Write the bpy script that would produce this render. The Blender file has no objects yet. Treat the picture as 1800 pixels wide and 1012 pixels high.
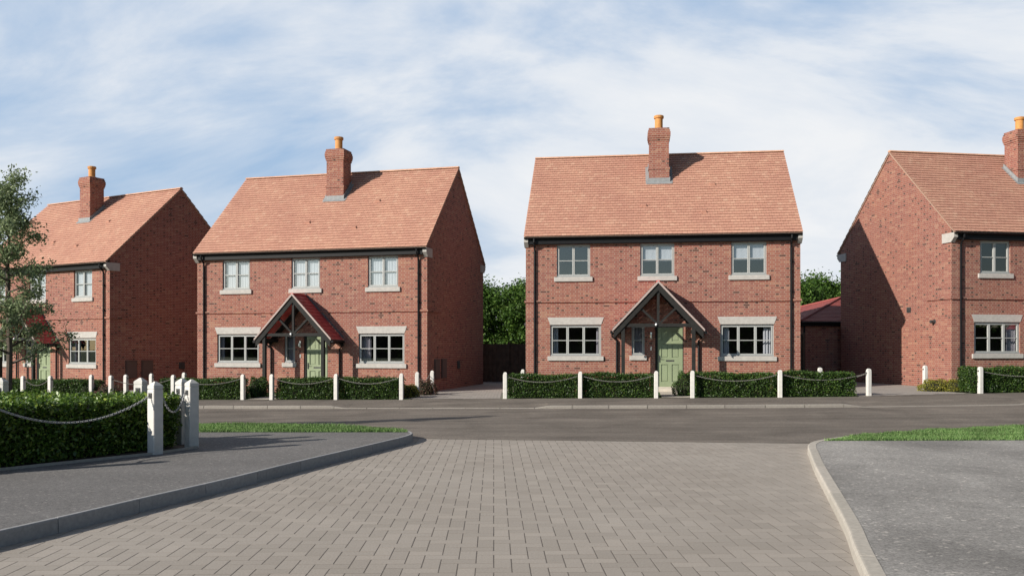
import bpy, math, random
import numpy as np
from mathutils import Vector
random.seed(7); RNG = np.random.default_rng(7)
R = math.radians
scene = bpy.context.scene
COL = scene.collection

# ------------------------------------------------------------------ helpers
class MB:
    """Collects polygons (with uv in metres, material index) into one mesh."""
    def __init__(s): s.v=[]; s.f=[]; s.m=[]; s.uv=[]; s.smooth=[]
    def poly(s, pts, m=0, uv=None, sm=False):
        n=len(s.v); s.v += [tuple(p) for p in pts]; s.f.append(tuple(range(n,n+len(pts)))); s.m.append(m); s.smooth.append(sm)
        if uv is None:
            a,b,c=Vector(pts[0]),Vector(pts[1]),Vector(pts[2]); nn=(b-a).cross(c-a)
            ax=max(range(3),key=lambda i:abs(nn[i]))
            uv=[((p[1],p[2]) if ax==0 else (p[0],p[2]) if ax==1 else (p[0],p[1])) for p in pts]
        s.uv += uv
    def box(s,x0,x1,y0,y1,z0,z1,m=0,skip=''):
        c=lambda i,j,k:((x0,x1)[i],(y0,y1)[j],(z0,z1)[k])
        F={'b':[(0,0,0),(0,1,0),(1,1,0),(1,0,0)],'t':[(0,0,1),(1,0,1),(1,1,1),(0,1,1)],
           'f':[(0,0,0),(1,0,0),(1,0,1),(0,0,1)],'k':[(1,1,0),(0,1,0),(0,1,1),(1,1,1)],
           'l':[(0,1,0),(0,0,0),(0,0,1),(0,1,1)],'r':[(1,0,0),(1,1,0),(1,1,1),(1,0,1)]}
        for k,q in F.items():
            if k not in skip: s.poly([c(*i) for i in q],m)
    def bevbox(s,x0,x1,y0,y1,z0,z1,b=.006,m=0):
        """box with chamfered vertical and top edges"""
        ring=[(x0+b,y0),(x1-b,y0),(x1,y0+b),(x1,y1-b),(x1-b,y1),(x0+b,y1),(x0,y1-b),(x0,y0+b)]
        top=[(x0+2*b,y0+b),(x1-2*b,y0+b),(x1-b,y0+2*b),(x1-b,y1-2*b),(x1-2*b,y1-b),(x0+2*b,y1-b),(x0+b,y1-2*b),(x0+b,y0+2*b)]
        for i in range(8):
            j=(i+1)%8
            s.poly([(*ring[i],z0),(*ring[j],z0),(*ring[j],z1-b),(*ring[i],z1-b)],m)
            s.poly([(*ring[i],z1-b),(*ring[j],z1-b),(*top[j],z1),(*top[i],z1)],m)
        s.poly([(*p,z1) for p in top],m); s.poly([(*p,z0) for p in reversed(ring)],m)
    def beam(s,a,b,w,h,up=(0,0,1),m=0):
        a,b=Vector(a),Vector(b); d=(b-a).normalized(); u=Vector(up); side=d.cross(u).normalized(); u=side.cross(d).normalized()
        q=lambda p:[p+side*(i*w/2)+u*(j*h/2) for i,j in ((-1,-1),(1,-1),(1,1),(-1,1))]
        A,B=q(a),q(b)
        for i in range(4):
            j=(i+1)%4; s.poly([A[i],A[j],B[j],B[i]],m)
        s.poly(A[::-1],m); s.poly(B,m)
    def tube(s,pts,rad,n=8,m=0,cap=True):
        rings=[]; pts=[Vector(p) for p in pts]; rad=rad if hasattr(rad,'__len__') else [rad]*len(pts)
        for i,p in enumerate(pts):
            d=(pts[min(i+1,len(pts)-1)]-pts[max(i-1,0)]).normalized()
            u=Vector((0,0,1)) if abs(d.z)<.9 else Vector((1,0,0)); a=d.cross(u).normalized(); b=d.cross(a)
            rings.append([p+(a*math.cos(2*math.pi*k/n)+b*math.sin(2*math.pi*k/n))*rad[i] for k in range(n)])
        for A,B in zip(rings,rings[1:]):
            for k in range(n):
                l=(k+1)%n; s.poly([A[k],A[l],B[l],B[k]],m,sm=True)
        if cap: s.poly(rings[0][::-1],m); s.poly(rings[-1],m)
    def lathe(s,prof,c=(0,0,0),n=16,m=0):
        P=[[(c[0]+r*math.cos(2*math.pi*k/n),c[1]+r*math.sin(2*math.pi*k/n),c[2]+z) for k in range(n)] for r,z in prof]
        for A,B in zip(P,P[1:]):
            for k in range(n):
                l=(k+1)%n; s.poly([A[k],A[l],B[l],B[k]],m,sm=True)
        s.poly(P[-1],m); s.poly(P[0][::-1],m)
    def build(s,name,mats,parent=None):
        me=bpy.data.meshes.new(name); me.from_pydata(s.v,[],s.f)
        mats=mats if isinstance(mats,(list,tuple)) else [mats]
        for t in mats: me.materials.append(t)
        me.polygons.foreach_set('material_index',s.m); me.polygons.foreach_set('use_smooth',s.smooth)
        L=me.uv_layers.new(name='UVMap'); L.data.foreach_set('uv',[c for p in s.uv for c in p])
        me.update(); o=bpy.data.objects.new(name,me); COL.objects.link(o)
        if parent is not None: o.parent=parent
        return o

def quads(name,P,mats,idx=None,parent=None,core=None):
    """P: (N,4,3) array of quads; optional core MB merged into the same mesh (its material follows)."""
    N=len(P); V=P.reshape(-1,3); me=bpy.data.meshes.new(name)
    F=np.arange(N*4); starts=np.arange(N)*4; tot=np.full(N,4); mi=np.zeros(N,int) if idx is None else np.asarray(idx)
    if core:
        cv=np.array(core.v); off=len(V); V=np.vstack([V,cv]); cf=[np.array(f)+off for f in core.f]
        tot=np.concatenate([tot,[len(f) for f in cf]]); F=np.concatenate([F]+cf); starts=np.concatenate([[0],np.cumsum(tot)[:-1]]); mi=np.concatenate([mi,np.array(core.m)])
    me.vertices.add(len(V)); me.vertices.foreach_set('co',V.astype(np.float32).ravel())
    me.loops.add(len(F)); me.loops.foreach_set('vertex_index',F.astype(np.int32))
    me.polygons.add(len(tot)); me.polygons.foreach_set('loop_start',starts.astype(np.int32))
    for t in (mats if isinstance(mats,(list,tuple)) else [mats]): me.materials.append(t)
    me.polygons.foreach_set('material_index',mi.astype(np.int32))
    me.update(calc_edges=True); me.validate(); o=bpy.data.objects.new(name,me); COL.objects.link(o)
    if parent is not None: o.parent=parent
    return o

def leafquads(C,size,up=.3,rng=RNG,aspect=.55):
    """diamond leaves around centres C (N,3)"""
    N=len(C); n=rng.normal(size=(N,3)); n[:,2]+=up; n/=np.linalg.norm(n,axis=1)[:,None]
    t=rng.normal(size=(N,3)); t-=n*(t*n).sum(1)[:,None]; t/=np.linalg.norm(t,axis=1)[:,None]; b=np.cross(n,t)
    s=(size*rng.uniform(.6,1.25,N))[:,None]
    return np.stack([C-t*s,C-b*s*aspect+n*s*.15,C+t*s,C+b*s*aspect+n*s*.15],1)

def tag(o,label=None,cat=None,group=None,kind=None):
    if label: o['label']=label
    if cat: o['category']=cat
    if group: o['group']=group
    if kind: o['kind']=kind
    return o
def empty(name,loc=(0,0,0),rz=0):
    o=bpy.data.objects.new(name,None); COL.objects.link(o); o.location=loc; o.rotation_euler=(0,0,rz); o.empty_display_size=.3; return o
def sm(a,b,t): t=max(0,min(1,(t-a)/(b-a))); return t*t*(3-2*t)
def gz(x,y): return .012*(max(-30,min(25,x))-5)*sm(17,22,y)

# ------------------------------------------------------------------ materials
def mat(name):
    m=bpy.data.materials.new(name); m.use_nodes=True; nt=m.node_tree; nt.nodes.clear()
    out=nt.nodes.new('ShaderNodeOutputMaterial'); return m,nt,out
def N(nt,t,**k):
    n=nt.nodes.new('ShaderNode'+t)
    for a,b in k.items():
        if a in n.inputs: n.inputs[a].default_value=b
        else: setattr(n,a,b)
    return n
def L(nt,a,ai,b,bi): nt.links.new(a.outputs[ai],b.inputs[bi])
def ramp(nt,stops,interp='LINEAR'):
    r=nt.nodes.new('ShaderNodeValToRGB'); r.color_ramp.interpolation=interp; e=r.color_ramp.elements
    while len(e)<len(stops): e.new(.5)
    for i,(p,c) in enumerate(stops): e[i].position=p; e[i].color=(*c,1) if len(c)==3 else c
    return r
def mixc(nt,a,b,fac,blend='MIX'):
    n=nt.nodes.new('ShaderNodeMix'); n.data_type='RGBA'; n.blend_type=blend
    for i,v in ((0,fac),(6,a),(7,b)):
        if hasattr(v,'outputs') : nt.links.new(v.outputs[0],n.inputs[i])
        elif hasattr(v,'is_linked'): nt.links.new(v,n.inputs[i])
        elif i==0: n.inputs[0].default_value=v
        else: n.inputs[i].default_value=(*v,1)
    return n
def simple(name,col,rough=.6,var=.12,scale=6,metal=0,bump=.0,spec=.4):
    m,nt,out=mat(name); p=N(nt,'BsdfPrincipled'); p.inputs['Roughness'].default_value=rough; p.inputs['Metallic'].default_value=metal
    p.inputs['Specular IOR Level'].default_value=spec
    tc=N(nt,'TexCoord'); nz=N(nt,'TexNoise'); nz.inputs['Scale'].default_value=scale; nz.inputs['Detail'].default_value=6; L(nt,tc,'Object',nz,'Vector')
    r=ramp(nt,[(.3,tuple(c*(1-var) for c in col)),(.7,tuple(min(1,c*(1+var)) for c in col))]); L(nt,nz,'Fac',r,'Fac')
    L(nt,r,'Color',p,'Base Color')
    if bump:
        b=N(nt,'Bump'); b.inputs['Strength'].default_value=bump; b.inputs['Distance'].default_value=.01; L(nt,nz,'Fac',b,'Height'); L(nt,b,'Normal',p,'Normal')
    L(nt,p,'BSDF',out,'Surface'); return m

def brick_material(name,header_dark=.15):
    """Flemish bond in metres of UV: stretcher 225, header 112, courses of 72 mm"""
    m,nt,out=mat(name); uv=N(nt,'UVMap'); sp=N(nt,'SeparateXYZ'); L(nt,uv,'UV',sp,0)
    def mth(op,a,b=None,c=None):
        n=N(nt,'Math',operation=op)
        for k,v in enumerate((a,b,c)):
            if v is None: continue
            if hasattr(v,'is_linked'): nt.links.new(v,n.inputs[k])
            else: n.inputs[k].default_value=v
        return n.outputs[0]
    PER,H=.3375,.072
    v=mth('DIVIDE',sp.outputs[1],H); row=mth('FLOOR',v); fv=mth('FRACT',v)
    par=mth('FRACT',mth('MULTIPLY',row,.5)); u=mth('ADD',mth('DIVIDE',sp.outputs[0],PER),par); cell=mth('FLOOR',u); fu=mth('FRACT',u)
    hd=mth('GREATER_THAN',fu,2/3)
    du=mth('MINIMUM',mth('MINIMUM',fu,mth('SUBTRACT',1,fu)),mth('ABSOLUTE',mth('SUBTRACT',fu,2/3))); du=mth('MULTIPLY',du,PER)
    dv=mth('MULTIPLY',mth('MINIMUM',fv,mth('SUBTRACT',1,fv)),H); dd=mth('MINIMUM',du,dv)
    tc=N(nt,'TexCoord'); fine=N(nt,'TexNoise'); fine.inputs['Scale'].default_value=40; fine.inputs['Detail'].default_value=5; L(nt,tc,'Object',fine,'Vector')
    mr=N(nt,'MapRange'); mr.interpolation_type='SMOOTHSTEP'; mr.inputs['From Min'].default_value=.0035; mr.inputs['From Max'].default_value=.0075; nt.links.new(mth('MULTIPLY_ADD',mth('SUBTRACT',fine.outputs['Fac'],.5),.004,dd),mr.inputs[0])
    solid=mr.outputs[0]
    cb=N(nt,'CombineXYZ'); nt.links.new(cell,cb.inputs[0]); nt.links.new(row,cb.inputs[1]); nt.links.new(hd,cb.inputs[2])
    wn=N(nt,'TexWhiteNoise'); L(nt,cb,0,wn,'Vector'); sc=N(nt,'SeparateColor'); L(nt,wn,'Color',sc,0)
    base=ramp(nt,[(0,(.225,.085,.068)),(.35,(.258,.098,.075)),(.65,(.275,.107,.081)),(.88,(.298,.13,.094)),(1,(.33,.17,.12))]); nt.links.new(sc.outputs[0],base.inputs[0])
    isd=mth('MULTIPLY',mth('LESS_THAN',sc.outputs[1],header_dark),hd)
    alld=mth('MAXIMUM',isd,mth('LESS_THAN',sc.outputs[1],.012))
    dk=mixc(nt,base.outputs[0],(.062,.032,.028),mth('MULTIPLY',alld,.8))
    nz=N(nt,'TexNoise'); nz.inputs['Scale'].default_value=.4; nz.inputs['Detail'].default_value=4; L(nt,tc,'Object',nz,'Vector')
    dr=ramp(nt,[(.38,(.96,.93,.95)),(.62,(1.06,1.01,.94))]); L(nt,nz,'Fac',dr,'Fac'); dm=mixc(nt,dk.outputs[2],dr.outputs[0],1.0,'MULTIPLY')
    fr=ramp(nt,[(.25,(.70,.70,.70)),(.75,(1.25,1.25,1.25))]); L(nt,fine,'Fac',fr,'Fac'); fm=mixc(nt,dm.outputs[2],fr.outputs[0],1.0,'MULTIPLY')
    withm=mixc(nt,(.38,.285,.225),fm.outputs[2],solid)
    p=N(nt,'BsdfPrincipled'); p.inputs['Roughness'].default_value=.88; p.inputs['Specular IOR Level'].default_value=.2
    L(nt,withm,2,p,'Base Color')
    b=N(nt,'Bump'); b.inputs['Strength'].default_value=.7; b.inputs['Distance'].default_value=.007; nt.links.new(mth('MULTIPLY_ADD',fine.outputs['Fac'],.35,solid),b.inputs['Height']); L(nt,b,'Normal',p,'Normal')
    L(nt,p,'BSDF',out,'Surface'); return m

def island_material(name,stops,rough=.75,transl=0,noise=.25,nscale=30,spec=.3,bump=0,interp='LINEAR',stain=None):
    m,nt,out=mat(name); g=N(nt,'NewGeometry'); r=ramp(nt,stops,interp); L(nt,g,'Random Per Island',r,'Fac')
    tc=N(nt,'TexCoord'); nz=N(nt,'TexNoise'); nz.inputs['Scale'].default_value=nscale; nz.inputs['Detail'].default_value=4; L(nt,tc,'Object',nz,'Vector')
    v=ramp(nt,[(.3,(1-noise,)*3),(.7,(1+noise,)*3)]); L(nt,nz,'Fac',v,'Fac'); c=mixc(nt,r.outputs[0],v.outputs[0],1.0,'MULTIPLY')
    col=c.outputs[2]
    if stain:
        n2=N(nt,'TexNoise'); n2.inputs['Scale'].default_value=stain[0]; n2.inputs['Detail'].default_value=5; L(nt,tc,'Object',n2,'Vector')
        v2=ramp(nt,[(.35,stain[1]),(.65,(1,1,1))]); L(nt,n2,'Fac',v2,'Fac'); c2=mixc(nt,col,v2.outputs[0],1.0,'MULTIPLY'); col=c2.outputs[2]
    p=N(nt,'BsdfPrincipled'); p.inputs['Roughness'].default_value=rough; p.inputs['Specular IOR Level'].default_value=spec
    nt.links.new(col,p.inputs['Base Color'])
    if bump:
        b=N(nt,'Bump'); b.inputs['Strength'].default_value=bump; b.inputs['Distance'].default_value=.004; L(nt,nz,'Fac',b,'Height'); L(nt,b,'Normal',p,'Normal')
    if transl:
        t=N(nt,'BsdfTranslucent'); nt.links.new(col,t.inputs['Color']); x=N(nt,'MixShader'); x.inputs[0].default_value=transl
        L(nt,p,'BSDF',x,1); L(nt,t,'BSDF',x,2); L(nt,x,0,out,'Surface')
    else: L(nt,p,'BSDF',out,'Surface')
    return m

def asphalt_material(name,c0,c1,patch=.18,grain=140,streak=(.25,2.2,1)):
    m,nt,out=mat(name); tc=N(nt,'TexCoord')
    n1=N(nt,'TexNoise'); n1.inputs['Scale'].default_value=grain; n1.inputs['Detail'].default_value=3; n1.inputs['Roughness'].default_value=.7; L(nt,tc,'Object',n1,'Vector')
    n3=N(nt,'TexVoronoi'); n3.inputs['Scale'].default_value=grain*.6; L(nt,tc,'Object',n3,'Vector')
    n2=N(nt,'TexNoise'); n2.inputs['Scale'].default_value=.6; n2.inputs['Detail'].default_value=6; n2.inputs['Roughness'].default_value=.6; n2.inputs['Distortion'].default_value=.6; L(nt,tc,'Object',n2,'Vector')
    a=ramp(nt,[(.32,c0),(.68,c1)]); L(nt,n1,'Fac',a,'Fac')
    st=ramp(nt,[(0,(.75,.75,.75)),(.5,(1,1,1)),(.93,(1.0,1.0,1.0)),(1,(1.7,1.65,1.6))]); s2=N(nt,'SeparateColor'); L(nt,n3,'Color',s2,0); L(nt,s2,0,st,'Fac')
    x=mixc(nt,a.outputs[0],st.outputs[0],1.0,'MULTIPLY')
    b=ramp(nt,[(.3,(1-patch,)*3),(.7,(1+patch,)*3)]); L(nt,n2,'Fac',b,'Fac'); y=mixc(nt,x.outputs[2],b.outputs[0],1.0,'MULTIPLY')
    mp=N(nt,'Mapping'); mp.inputs['Scale'].default_value=streak; L(nt,tc,'Object',mp,'Vector')
    n4=N(nt,'TexNoise'); n4.inputs['Scale'].default_value=.8; n4.inputs['Detail'].default_value=5; L(nt,mp,0,n4,'Vector')
    b2=ramp(nt,[(.35,(1-patch*.6,)*3),(.65,(1+patch*.6,)*3)]); L(nt,n4,'Fac',b2,'Fac'); z=mixc(nt,y.outputs[2],b2.outputs[0],1.0,'MULTIPLY')
    p=N(nt,'BsdfPrincipled'); p.inputs['Roughness'].default_value=.9; p.inputs['Specular IOR Level'].default_value=.25; L(nt,z,2,p,'Base Color')
    bp=N(nt,'Bump'); bp.inputs['Strength'].default_value=.9; bp.inputs['Distance'].default_value=.004; L(nt,n1,'Fac',bp,'Height'); L(nt,bp,'Normal',p,'Normal')
    L(nt,p,'BSDF',out,'Surface'); return m

M={}
M['brick']=brick_material('brick_wall')
M['tile']=island_material('roof_tile',[(0,(.475,.25,.18)),(.5,(.50,.27,.193)),(.9,(.52,.29,.206)),(1,(.55,.33,.235))],rough=.85,noise=.10,nscale=14,bump=.3,stain=(.5,(.90,.86,.88)))
M['ridge']=island_material('ridge_tile',[(0,(.52,.28,.18)),(1,(.58,.32,.20))],rough=.8,noise=.15,nscale=10)
M['red_tile']=island_material('porch_tile',[(0,(.44,.075,.078)),(1,(.58,.105,.10))],rough=.6,noise=.15,nscale=20)
M['mortar']=simple('mortar',(.36,.235,.175),.9,.15,30)
M['pale_mortar']=simple('pale_mortar',(.40,.32,.29),.9,.12,30)
M['black']=simple('black_plastic',(.008,.008,.009),.5,.1,spec=.2)
M['timber']=simple('dark_timber',(.022,.0215,.020),.75,.2,9,bump=.2,spec=.2)
M['stone']=simple('cast_stone',(.42,.395,.365),.85,.1,9,bump=.15)
M['frame']=simple('window_frame_grey',(.37,.375,.36),.45,.03)
M['cill']=simple('window_cill_grey',(.27,.285,.28),.5,.03)
M['door']=simple('sage_door_paint',(.24,.285,.17),.45,.05,3)
M['lead']=simple('lead_flashing',(.24,.25,.255),.6,.12,12)
M['lead_dark']=simple('dark_lead',(.11,.105,.105),.6,.15,12)
M['pot']=simple('clay_pot',(.55,.25,.075),.7,.12,8)
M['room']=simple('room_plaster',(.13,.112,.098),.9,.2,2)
M['curtain']=simple('curtain_cloth',(.42,.42,.45),.9,.06,5)
M['curtain_grey']=simple('curtain_grey_cloth',(.30,.28,.31),.9,.1,5)
M['blind']=simple('white_blind',(.40,.42,.45),.9,.04,5)
M['white']=simple('white_post_paint',(.62,.595,.55),.6,.09,9,bump=.1)
M['metal']=simple('galvanised_chain',(.40,.40,.40),.5,.2,40,metal=.5)
M['rust']=simple('weathered_chain',(.20,.19,.17),.7,.3,40)
M['plate']=simple('dark_metal_plate',(.05,.05,.05),.5,.2)
M['meter']=simple('meter_box_brown',(.10,.065,.055),.6,.08)
M['steel']=simple('polished_steel',(.7,.7,.7),.25,.05,metal=1)
M['bulb']=simple('white_lamp_glass',(.85,.85,.85),.3,.02)
M['fence']=simple('fence_timber',(.085,.06,.042),.8,.35,5)
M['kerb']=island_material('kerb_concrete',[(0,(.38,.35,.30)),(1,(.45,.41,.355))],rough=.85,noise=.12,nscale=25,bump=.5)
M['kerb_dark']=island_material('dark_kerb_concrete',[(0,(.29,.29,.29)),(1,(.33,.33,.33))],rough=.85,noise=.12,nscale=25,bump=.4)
M['kerb_far']=island_material('grey_kerb_concrete',[(0,(.215,.195,.172)),(1,(.25,.228,.20))],rough=.85,noise=.12,nscale=25,bump=.4)
M['paver']=island_material('block_paver',[(0,(.315,.282,.245)),(.3,(.335,.30,.262)),(.8,(.355,.318,.278)),(1,(.375,.335,.292))],rough=.88,noise=.09,nscale=60,bump=.5,stain=(.35,(.90,.89,.88)))
M['joint']=simple('joint_sand',(.12,.105,.09),.95,.2,20)
M['drive_paver']=island_material('drive_paver',[(0,(.32,.29,.26)),(1,(.38,.345,.31))],rough=.9,noise=.1,nscale=40)
M['road']=asphalt_material('road_asphalt',(.125,.108,.093),(.208,.180,.150),.26,90)
M['walk']=asphalt_material('pavement_asphalt',(.105,.101,.099),(.225,.216,.208),.10,70)
M['walk_right']=asphalt_material('pavement_asphalt_worn',(.185,.175,.165),(.36,.345,.32),.26,60,(.9,.45,1))
M['soil']=simple('soil',(.06,.042,.028),.95,.4,12,bump=.6)
M['lawn']=simple('lawn',(.05,.10,.022),.95,.4,14,bump=.5)
M['slab']=simple('stone_slab',(.50,.45,.38),.85,.08,4)
M['grass']=island_material('grass_blades',[(0,(.08,.17,.04)),(.6,(.155,.265,.08)),(1,(.26,.35,.14))],rough=.6,transl=.3,noise=.3,nscale=1.5)
M['hedge']=island_material('hedge_leaves',[(0,(.018,.042,.008)),(.6,(.04,.085,.014)),(.9,(.075,.14,.022)),(1,(.14,.19,.035))],rough=.5,transl=.22,noise=.25,nscale=2,spec=.4)
M['hedge_near']=island_material('laurel_leaves',[(0,(.04,.08,.012)),(.5,(.08,.155,.02)),(.88,(.17,.27,.035)),(1,(.30,.36,.07))],rough=.42,transl=.25,noise=.25,nscale=2,spec=.5)
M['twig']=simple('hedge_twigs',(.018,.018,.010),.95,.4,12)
M['tree_leaf']=island_material('pear_leaves',[(0,(.11,.15,.07)),(.6,(.21,.27,.13)),(1,(.38,.44,.24))],rough=.55,transl=.3,noise=.2,nscale=1)
M['bg_leaf']=island_material('wood_leaves',[(0,(.03,.07,.012)),(.5,(.06,.13,.02)),(1,(.12,.20,.035))],rough=.6,transl=.3,noise=.35,nscale=.7)
M['bark']=simple('bark',(.09,.07,.055),.9,.35,14,bump=.6)
M['shrub_gold']=island_material('gold_shrub_leaves',[(0,(.12,.14,.02)),(1,(.34,.30,.05))],rough=.6,transl=.3)
M['shrub_red']=island_material('heather_leaves',[(0,(.06,.06,.03)),(.6,(.12,.09,.05)),(1,(.24,.10,.10))],rough=.6,transl=.3)

def glass_material():
    m,nt,out=mat('window_glass'); t=N(nt,'BsdfTransparent'); t.inputs[0].default_value=(.93,.95,.96,1); g=N(nt,'BsdfGlossy'); g.inputs['Roughness'].default_value=.01
    f=N(nt,'LayerWeight'); f.inputs['Blend'].default_value=.5; q=N(nt,'Math',operation='POWER'); q.inputs[1].default_value=4; L(nt,f,'Facing',q,0); a=N(nt,'Math',operation='MULTIPLY_ADD'); a.inputs[1].default_value=.8; a.inputs[2].default_value=.15; L(nt,q,0,a,0)
    x=N(nt,'MixShader'); L(nt,a,0,x,0); L(nt,t,0,x,1); L(nt,g,0,x,2); L(nt,x,0,out,'Surface'); return m
M['glass']=glass_material()

# ------------------------------------------------------------------ house template
W,D,ZE,ZR,OV,V=9.3,7.05,5.33,8.84,.21,.047
TAN=(ZR-ZE)/(D/2+OV)
GF=[(.86,2.63,1.18,2.26),(6.67,8.44,1.18,2.26)]
FF=[(1.09,2.25,3.93,5.06),(3.97,5.13,3.93,5.06),(7.03,8.20,3.93,5.06)]
SIDEW=(3.68,4.12,1.20,2.24)
DOOR=(4.48,5.44,.10,2.21)

def panel_with_holes(mb,x0,x1,z0,z1,holes,depth):
    xs=sorted({x0,x1,*[h[0] for h in holes],*[h[1] for h in holes]}); zs=sorted({z0,z1,*[h[2] for h in holes],*[h[3] for h in holes]})
    for a,b in zip(xs,xs[1:]):
        for c,d in zip(zs,zs[1:]):
            if any(h[0]<=a and b<=h[1] and h[2]<=c and d<=h[3] for h in holes): continue
            mb.poly([(a,0,c),(b,0,c),(b,0,d),(a,0,d)])
    for a,b,c,d in holes:
        e=depth
        mb.poly([(a,0,c),(a,0,d),(a,e,d),(a,e,c)]); mb.poly([(b,0,c),(b,e,c),(b,e,d),(b,0,d)])
        mb.poly([(a,0,c),(a,e,c),(b,e,c),(b,0,c)]); mb.poly([(a,0,d),(b,0,d),(b,e,d),(a,e,d)])

def window(parent,w,n,sill_w=.09,label=None):
    x0,x1,z0,z1=w; f=MB(); y0=.055
    t=.042
    f.box(x0,x0+t,y0,.12,z0+.05,z1); f.box(x1-t,x1,y0,.12,z0+.05,z1); f.box(x0+t,x1-t,y0,.12,z1-t,z1)
    f.box(x0,x1,.02,.13,z0,z0+.05,1)
    ix0,ix1,iz0,iz1=x0+t,x1-t,z0+.05,z1-t; cw=(ix1-ix0)/n; zm=(iz0+iz1)/2; s=.040
    for i in range(n):
        a=ix0+i*cw+.003; b=a+cw-.006; y=.043
        f.bevbox(a,a+s,y,.10,iz0+.003,iz1-.003,.004); f.bevbox(b-s,b,y,.10,iz0+.003,iz1-.003,.004)
        f.box(a+s,b-s,y+.002,.10,iz0+.003,iz0+s); f.box(a+s,b-s,y+.002,.10,iz1-s,iz1-.003)
        f.box(a+s,b-s,y+.008,.098,zm-.013,zm+.013)
    fr=f.build('window',[M['frame'],M['cill']],parent)
    if label: fr['label']=label
    g=MB(); g.poly([(ix0,.082,iz0),(ix1,.082,iz0),(ix1,.082,iz1),(ix0,.082,iz1)]); g.build('pane',M['glass'],fr)
    c=MB(); c.bevbox(x0-sill_w,x1+sill_w,-.06,.019,z0-.155,z0-.003,.008); c.build('sill',M['stone'],fr)
    return fr

def curtain(win,x0,x1,z0,z1,m,y=.22,amp=.02,fold=.09,bottom=None):
    c=MB(); n=max(4,int((x1-x0)/.02)); P=[]
    for i in range(n+1):
        x=x0+(x1-x0)*i/n; P.append((x,y+amp*math.sin(x/fold*2*math.pi)+amp*.3*math.sin(x*31)))
    for a,b in zip(P,P[1:]): c.poly([(a[0],a[1],z0),(b[0],b[1],z0),(b[0],b[1],z1),(a[0],a[1],z1)],sm=True)
    return c.build('curtain',m,win)

def tiles(mb,x0,x1,origin,du,dv,nrm,slope,gauge,width,thick=.012,lift=.034,jit=.0022,m=0):
    """plain tiles laid as separate slabs. origin at eave, du along eave, dv up the slope"""
    o,du,dv,nn=Vector(origin),Vector(du),Vector(dv),Vector(nrm)
    rows=int(round(slope/gauge)); g=slope/rows
    for r in range(rows):
        off=(r%2)*width/2; x=x0-off
        while x<x1-1e-4:
            a=max(x,x0); b=min(x+width-.004,x1); x+=width
            if b-a<.02: continue
            j=random.uniform(-jit,jit); k=random.uniform(0,jit*1.6)
            s0=r*g-.004+j; s1=(r+1)*g+.02
            A=o+du*a+dv*s0+nn*(lift+k); B=o+du*b+dv*s0+nn*(lift+k+random.uniform(-.001,.001)); C=o+du*b+dv*s1+nn*.006; E_=o+du*a+dv*s1+nn*.006
            mb.poly([A,B,C,E_],m); q=-nn*thick; i=len(mb.v)-4
            # lip and sides share vertices so that the whole tile is one island
            base=len(mb.v); mb.v+= [tuple(A+q),tuple(B+q)]
            mb.f.append((base,base+1,i+1,i)); mb.m.append(m); mb.smooth.append(False); mb.uv+=[(0,0)]*4
    return mb

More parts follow.
